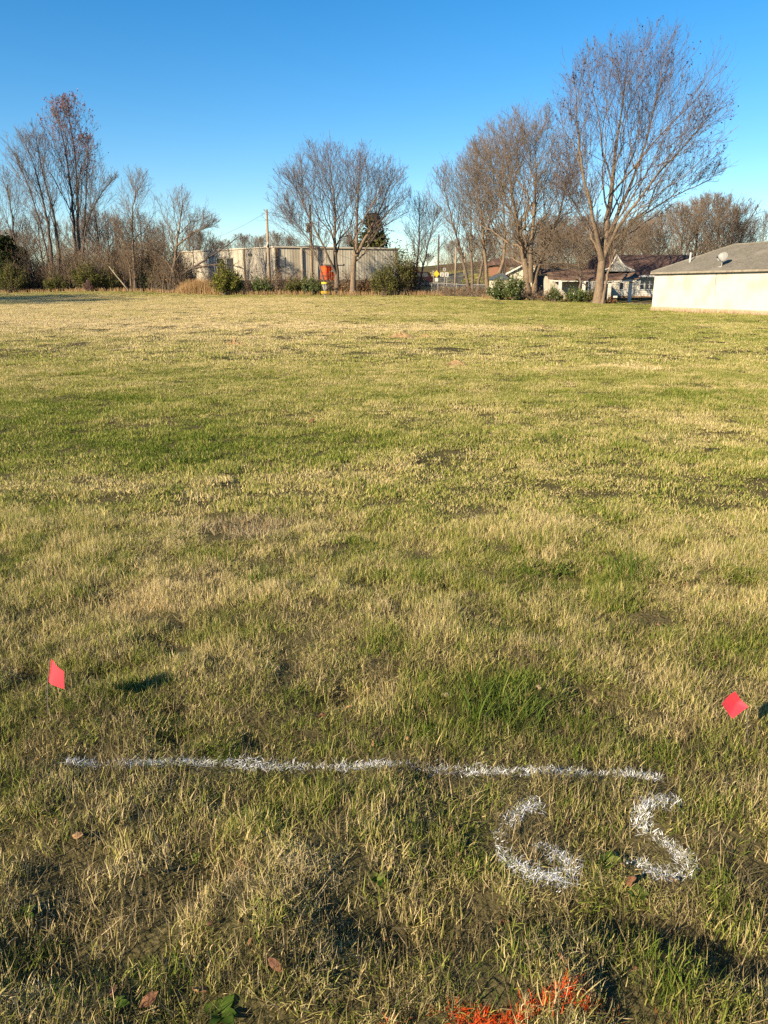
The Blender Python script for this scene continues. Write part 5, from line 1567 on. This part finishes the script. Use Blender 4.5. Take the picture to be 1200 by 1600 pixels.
# ------------------------------------------------------------------ spray paint on the grass
def painted(name, keys, label, cat, m, width, dens, seed, blobs=None, tall=.5):
    rng = np.random.default_rng(seed); X, Y_ = [], []
    for key in keys:
        S = strokes[key]
        ln = np.linalg.norm(np.diff(S, axis=0), axis=1).sum()
        n = int(ln * dens)
        t = rng.random(n) * (len(S) - 1); i = np.minimum(t.astype(int), len(S) - 2); f = (t - i)[:, None]
        c = S[i] * (1 - f) + S[i + 1] * f
        tg = S[i + 1] - S[i]; tg /= np.linalg.norm(tg, axis=1, keepdims=True); nn = np.stack([-tg[:, 1], tg[:, 0]], -1)
        w_ = width * (.75 + .6 * vnoise(t * .35, t * 0 + seed, seed))
        c = c + nn * (rng.normal(0, 1, n) * w_ * .5)[:, None]
        X.append(c[:, 0]); Y_.append(c[:, 1])
    for (px, py, rx, ry, n) in (blobs or []):
        c = gpoint(px, py)
        X.append(c[0] + rng.normal(0, rx, n)); Y_.append(c[1] + rng.normal(0, ry, n))
    X = np.concatenate(X); Y_ = np.concatenate(Y_); n = len(X)
    V, F, r = blade_verts(n, rng, (.012, .042), 1.0, (0, 1.4), .0020, 0.0, 3)
    k = len(V) // n
    V = V.reshape(n, k, 3)
    V[:, :, 2] *= height(X, Y_)[:, None] * tall
    Z = terr(X, Y_)
    V = V + np.stack([X, Y_, Z], -1)[:, None, :]
    c0 = np.array([X.mean(), Y_.mean(), Z.mean()])
    o = link(name, mesh_np(name, V.reshape(-1, 3) - c0, [F], {'rnd': r}), M[m])
    o.location = c0
    return tag(o, label, cat)


painted('painted_line', ['line'], 'white spray painted line straight across the grass', 'painted line', 'paint_white', .023, 2500, 401)
painted('painted_digit', ['six', 'six2'], 'white spray painted number 6 on the grass', 'painted number', 'paint_white', .025, 3000, 402)
painted('painted_digit', ['five'], 'white spray painted number 5 beside the painted 6', 'painted number', 'paint_white', .025, 3000, 403)
painted('orange_paint', [], 'orange red spray paint on grass at the bottom edge', 'paint mark', 'paint_orange', .03, 1, 404,
        ORANGE, 1.0)


# ------------------------------------------------------------------ marker flags
def marker_flag(label, corners, Y, foot, top, seed):
    rng = np.random.default_rng(seed)
    c = [at(px, py, Y + dy) for px, py, dy in corners]      # a b c d round the sheet, a-d along the wire
    f = gpoint(*foot); fz = tz(f[0], f[1])
    o = root('marker_flag', (f[0], f[1], fz), label, 'marker flag', 'pink red marker flags')
    n = 16; V = []
    nrm = np.cross(c[1] - c[0], c[3] - c[0]); nrm /= np.linalg.norm(nrm)
    for i in range(n + 1):
        for j in range(n + 1):
            u, v = i / n, j / n
            p = c[0] * (1 - u) * (1 - v) + c[1] * u * (1 - v) + c[2] * u * v + c[3] * (1 - u) * v
            wv = .0025 * math.sin(4 * u + 2 * v + seed) + (.026 * abs(v - .55 - .25 * u) + .018 * abs(u - .4 + .3 * v) if seed == 2 else .012 * abs(u - .5 + .2 * v))
            V.append(p + nrm * wv)
    V2 = [p + nrm * .0008 for p in V]
    m_ = n + 1
    F = [(i * m_ + j, (i + 1) * m_ + j, (i + 1) * m_ + j + 1, i * m_ + j + 1) for i in range(n) for j in range(n)]
    F2 = [tuple(x + len(V) for x in q[::-1]) for q in F]
    MB().add(V + V2, F + F2).build('flag', M['flag'], o, True)
    MB().tube([np.array([f[0], f[1], fz - .05]), c[3], c[0] + (c[0] - c[3]) * .04], .0016, 5).build('wire_stake', M['wire'], o)
    return o


marker_flag('upright pink red marker flag at the left end of the white line', [(77.3, 1031, 0), (98.7, 1050, -.035), (96.7, 1078, -.035), (74.4, 1065, 0)], 2.45, (72, 1118), None, 1)
marker_flag('creased pink red marker flag tilted over at the right', [(1143, 1079, .02), (1121, 1098, 0), (1139, 1121, -.02), (1167, 1104, 0)], 2.30, (1176, 1155), None, 2)


# ------------------------------------------------------------------ fallen leaves, stones, earth
def leaf_mesh(seed, L_=.05, lobes=5):
    rng = np.random.default_rng(seed); n = 7; V, F = [], []
    bend = rng.uniform(-2.2, 2.6); curl = rng.uniform(.4, 1.35)
    for i in range(n):
        t = i / (n - 1); w_ = L_ * .34 * math.sin(math.pi * (t * .96 + .03)) ** (.9 + .5 * t) * (1 + .12 * math.sin(t * lobes * 3.1 + seed))
        for s in (-1, 0, 1):
            x = s * w_ * math.cos(curl); z = abs(s) * w_ * math.sin(curl) * .8 + bend * L_ * .35 * (t - .5) ** 2 + rng.normal(0, .0015)
            V.append((x, (t - .5) * L_, z))
    for i in range(n - 1):
        for s in (0, 1):
            F.append((i * 3 + s, i * 3 + s + 1, (i + 1) * 3 + s + 1, (i + 1) * 3 + s))
    me = bpy.data.meshes.new('fallen_leaf'); me.from_pydata(V, [], F); me.polygons.foreach_set('use_smooth', [True] * len(F)); me.update()
    return me


def fallen(px, py, size, mt, seed, label, group=None, lift=.035, tilt=.5):
    rng = np.random.default_rng(seed)
    me = leaf_mesh(seed, size * .72); me.materials.append(M[mt])
    c = gpoint(px, py) if py > 900 else gsolve(px, py)
    o = link('fallen_leaf', me); o.location = (c[0], c[1], tz(c[0], c[1]) + lift)
    o.rotation_euler = (rng.normal(0, tilt) + .3, rng.normal(0, tilt), rng.random() * 6.28)
    sd = o.modifiers.new('thickness', 'SOLIDIFY'); sd.thickness = .0008
    return tag(o, label, 'leaf', group)


for q in [(315, 1562, .07, 'fallen_leaf_tan', 'broad pale tan leaf at the bottom edge'), (182, 1568, .055, 'fallen_leaf', 'rust brown leaf at the bottom left corner'),
          (236, 1582, .065, 'fallen_leaf', 'curled brown leaf between the pale leaf and the rust leaf at the bottom'), (432, 1535, .07, 'fallen_leaf', 'upright shaded brown leaf in the bottom grass'),
          (311, 1366, .055, 'fallen_leaf', 'dark red brown leaf in a green hollow in the lower left'), (376, 1346, .06, 'fallen_leaf', 'brown leaf right of the green hollow in the lower left'),
          (123, 1316, .055, 'fallen_leaf_tan', 'pale narrow leaf at the left below the white line'), (788, 1422, .06, 'fallen_leaf', 'broad brown leaf below the painted number 6'),
          (931, 1277, .042, 'fallen_leaf', 'orange brown leaf between the two painted numbers'), (985, 1374, .06, 'fallen_leaf', 'brown leaf below the painted number 5'),
          (975, 1352, .05, 'fallen_leaf_tan', 'tan leaf touching the lower tip of the painted number 5'), (545, 1107, .05, 'fallen_leaf_tan', 'tan leaf standing in the grass above the middle of the white line'),
          (503, 1112, .05, 'fallen_leaf', 'brown leaf left of the standing tan leaf above the white line'), (637, 1156, .03, 'fallen_leaf_tan', 'small pale leaf close above the white line'),
          (1027, 977, .05, 'fallen_leaf_tan', 'tan leaf in the grass high above the right flag'), (1073, 918, .06, 'fallen_leaf', 'dark leaf at the end of the dark hollow'),
          (1017, 1166, .045, 'fallen_leaf', 'brown leaf left of the right flag'), (604, 1440, .05, 'fallen_leaf', 'brown leaf in the lower middle of the grass'),
          (487, 661, .12, 'fallen_leaf', 'reddish leaf far out in the middle of the field'), (625, 806, .07, 'fallen_leaf', 'brown leaf in the centre of the field'), (1143, 780, .08, 'fallen_leaf', 'brown leaf in the field near the right edge')]:
    fallen(q[0], q[1], q[2], q[3], int(q[0]), q[4], lift=.022 if q[1] > 1000 else .04)
rng = np.random.default_rng(55)
for k in range(34):
    px, py = rng.uniform(10, 1190), 900 + 690 * rng.random() ** .8
    fallen(px, py, rng.uniform(.022, .04), 'fallen_leaf' if rng.random() < .6 else 'fallen_leaf_tan', 900 + k, 'small crumpled brown leaf scrap lying in the near grass', 'small leaf scraps in the near grass', .018)


def stone(px, py, s, label, seed):
    rng = np.random.default_rng(seed); V, F = [], []
    nu, nv = 8, 5
    ph = rng.uniform(0, 6, 4)
    for i in range(nv + 1):
        th = math.pi * i / nv
        for k in range(nu):
            a = 2 * math.pi * k / nu
            r_ = s * (1 + .18 * math.sin(2 * a + ph[0]) + .14 * math.sin(3 * th + ph[1]) * math.cos(a + ph[2]))
            V.append((r_ * math.sin(th) * math.cos(a) * 1.3, r_ * math.sin(th) * math.sin(a), r_ * math.cos(th) * .5 + .2 * s * math.sin(a * 2 + seed)))
    for i in range(nv):
        for k in range(nu):
            F.append((i * nu + k, (i + 1) * nu + k, (i + 1) * nu + (k + 1) % nu, i * nu + (k + 1) % nu))
    me = bpy.data.meshes.new('stone'); me.from_pydata(V, [], F); me.polygons.foreach_set('use_smooth', [True] * len(F)); me.update()
    o = link('stone', me, M['stone']); c = gpoint(px, py); o.location = (c[0], c[1], tz(c[0], c[1]) + s * .25); o.rotation_euler = (rng.normal(0, .3), rng.normal(0, .3), rng.random() * 6)
    return tag(o, label, 'stone')


stone(760, 1116, .024, 'rounded tan stone at the foot of the large green tuft', 1)
stone(843, 1077, .018, 'small pale stone right of the large green tuft', 2)
stone(904, 1100, .02, 'tan stone between the large tuft and the right flag', 3)
stone(934, 1075, .02, 'tan stone nearest the right flag, on the flag side of the tuft', 4)
stone(700, 1088, .022, 'greyish stone left of the large green tuft', 5)


def mound(px, py, rx, h, label, seed):
    c = gsolve(px, py)
    rng = np.random.default_rng(seed); V, F = [], []
    nr_, na_ = 6, 18; V.append((0, 0, h))
    for i in range(1, nr_ + 1):
        t = i / nr_
        for k in range(na_):
            a = 2 * math.pi * k / na_; r_ = rx * t * (1 + .2 * math.sin(2 * a + seed) + .1 * rng.normal())
            V.append((r_ * math.cos(a) * 1.5, r_ * math.sin(a), h * (1 - t) ** 1.2 * (1 + .25 * rng.normal()) - .01 * t))
    for k in range(na_): F.append((0, 1 + k, 1 + (k + 1) % na_))
    for i in range(nr_ - 1):
        for k in range(na_):
            a = 1 + i * na_
            F.append((a + k, a + na_ + k, a + na_ + (k + 1) % na_, a + (k + 1) % na_))
    me = bpy.data.meshes.new('earth_mound'); me.from_pydata(V, [], F); me.update()
    o = link('earth_mound', me, M['soil']); o.location = (c[0], c[1], tz(c[0], c[1]) + .02)
    return tag(o, label, 'earth mound')


mound(365, 540, .26, .13, 'small orange brown earth mound left of centre in the far field', 1)
mound(627, 528, .3, .14, 'low earth mound in the far field near the centre', 2)
mound(665, 528, .16, .09, 'small earth mound just right of the central mound', 3)
mound(713, 570, .2, .08, 'flat tan earth mound nearer than the others', 4)
mound(845, 512, .22, .09, 'farthest tan earth mound toward the cream house', 5)
for k, (dx, dy) in enumerate([(-.06, 0), (-.02, .04), (.03, -.04), (.06, .05), (0, -.09), (.09, 0), (-.1, .04), (-.05, -.06), (.12, .08), (-.14, -.02), (.02, .1), (.14, -.05), (-.09, .1), (.07, -.1)]):
    me = leaf_mesh(600 + k, .06); me.materials.append(M['stone' if k % 3 == 0 else 'fallen_leaf_tan' if k % 3 == 1 else 'fallen_leaf'])
    o = link('hollow_leaf', me); xx, yy = HOLE[0] + dx * 1.4, HOLE[1] + dy
    o.location = (xx, yy, tz(xx, yy) + .03); o.rotation_euler = (.3 * (k % 3), .3 * (k % 2), k)
    sd = o.modifiers.new('thickness', 'SOLIDIFY'); sd.thickness = .0008
    tag(o, 'dead leaf lying in the bare earth hollow', 'leaf', 'dead leaves in the bare hollow')


# ------------------------------------------------------------------ broad-leaved weeds
def weed(px, py, n, L_, label, seed):
    rng = np.random.default_rng(seed)
    c = gpoint(px, py)
    o = root('broadleaf_weed', (c[0], c[1], tz(c[0], c[1]) + .005), label, 'weed')
    for k in range(n):
        a = k * 2.4 + rng.normal(0, .3); l = L_ * .62 * rng.uniform(.6, 1.15); el = rng.uniform(.15, .9); V, F = [], []
        for i in range(6):
            t = i / 5; w_ = l * .30 * math.sin(math.pi * (t * .93 + .05)) ** .7
            r_ = l * t * math.cos(el * (1 - .7 * t)); z = l * t * math.sin(el) * (1 - .45 * t) + .004
            for q in (-1, 0, 1):
                V.append((r_ * math.cos(a) - q * w_ * math.sin(a), r_ * math.sin(a) + q * w_ * math.cos(a), z + abs(q) * w_ * .3))
        for i in range(5):
            for q in (0, 1):
                F.append((i * 3 + q, i * 3 + q + 1, i * 3 + q + 4, i * 3 + q + 3))
        me = mesh_np('leaf', np.array(V), [np.array(F)], {'rnd': np.full(18, rng.random())}, smooth=True)
        link('leaf', me, M['grass_real'], o)
    return o


weed(950, 1338, 9, .06, 'broad green weed between the two painted numbers', 1)
weed(1000, 1385, 7, .05, 'broad green weed just below the painted number 5', 2)
weed(40, 1436, 8, .05, 'round leaved weed at the left edge of the picture', 3)
weed(345, 1588, 9, .07, 'broad green weed at the bottom edge below the pale leaf', 4)
weed(590, 1385, 8, .045, 'small clover like weed in the lower middle', 5)
weed(300, 1330, 7, .045, 'small weed in the green hollow of the lower left', 6)
weed(180, 1590, 8, .055, 'broad weed in the bottom left corner', 7)
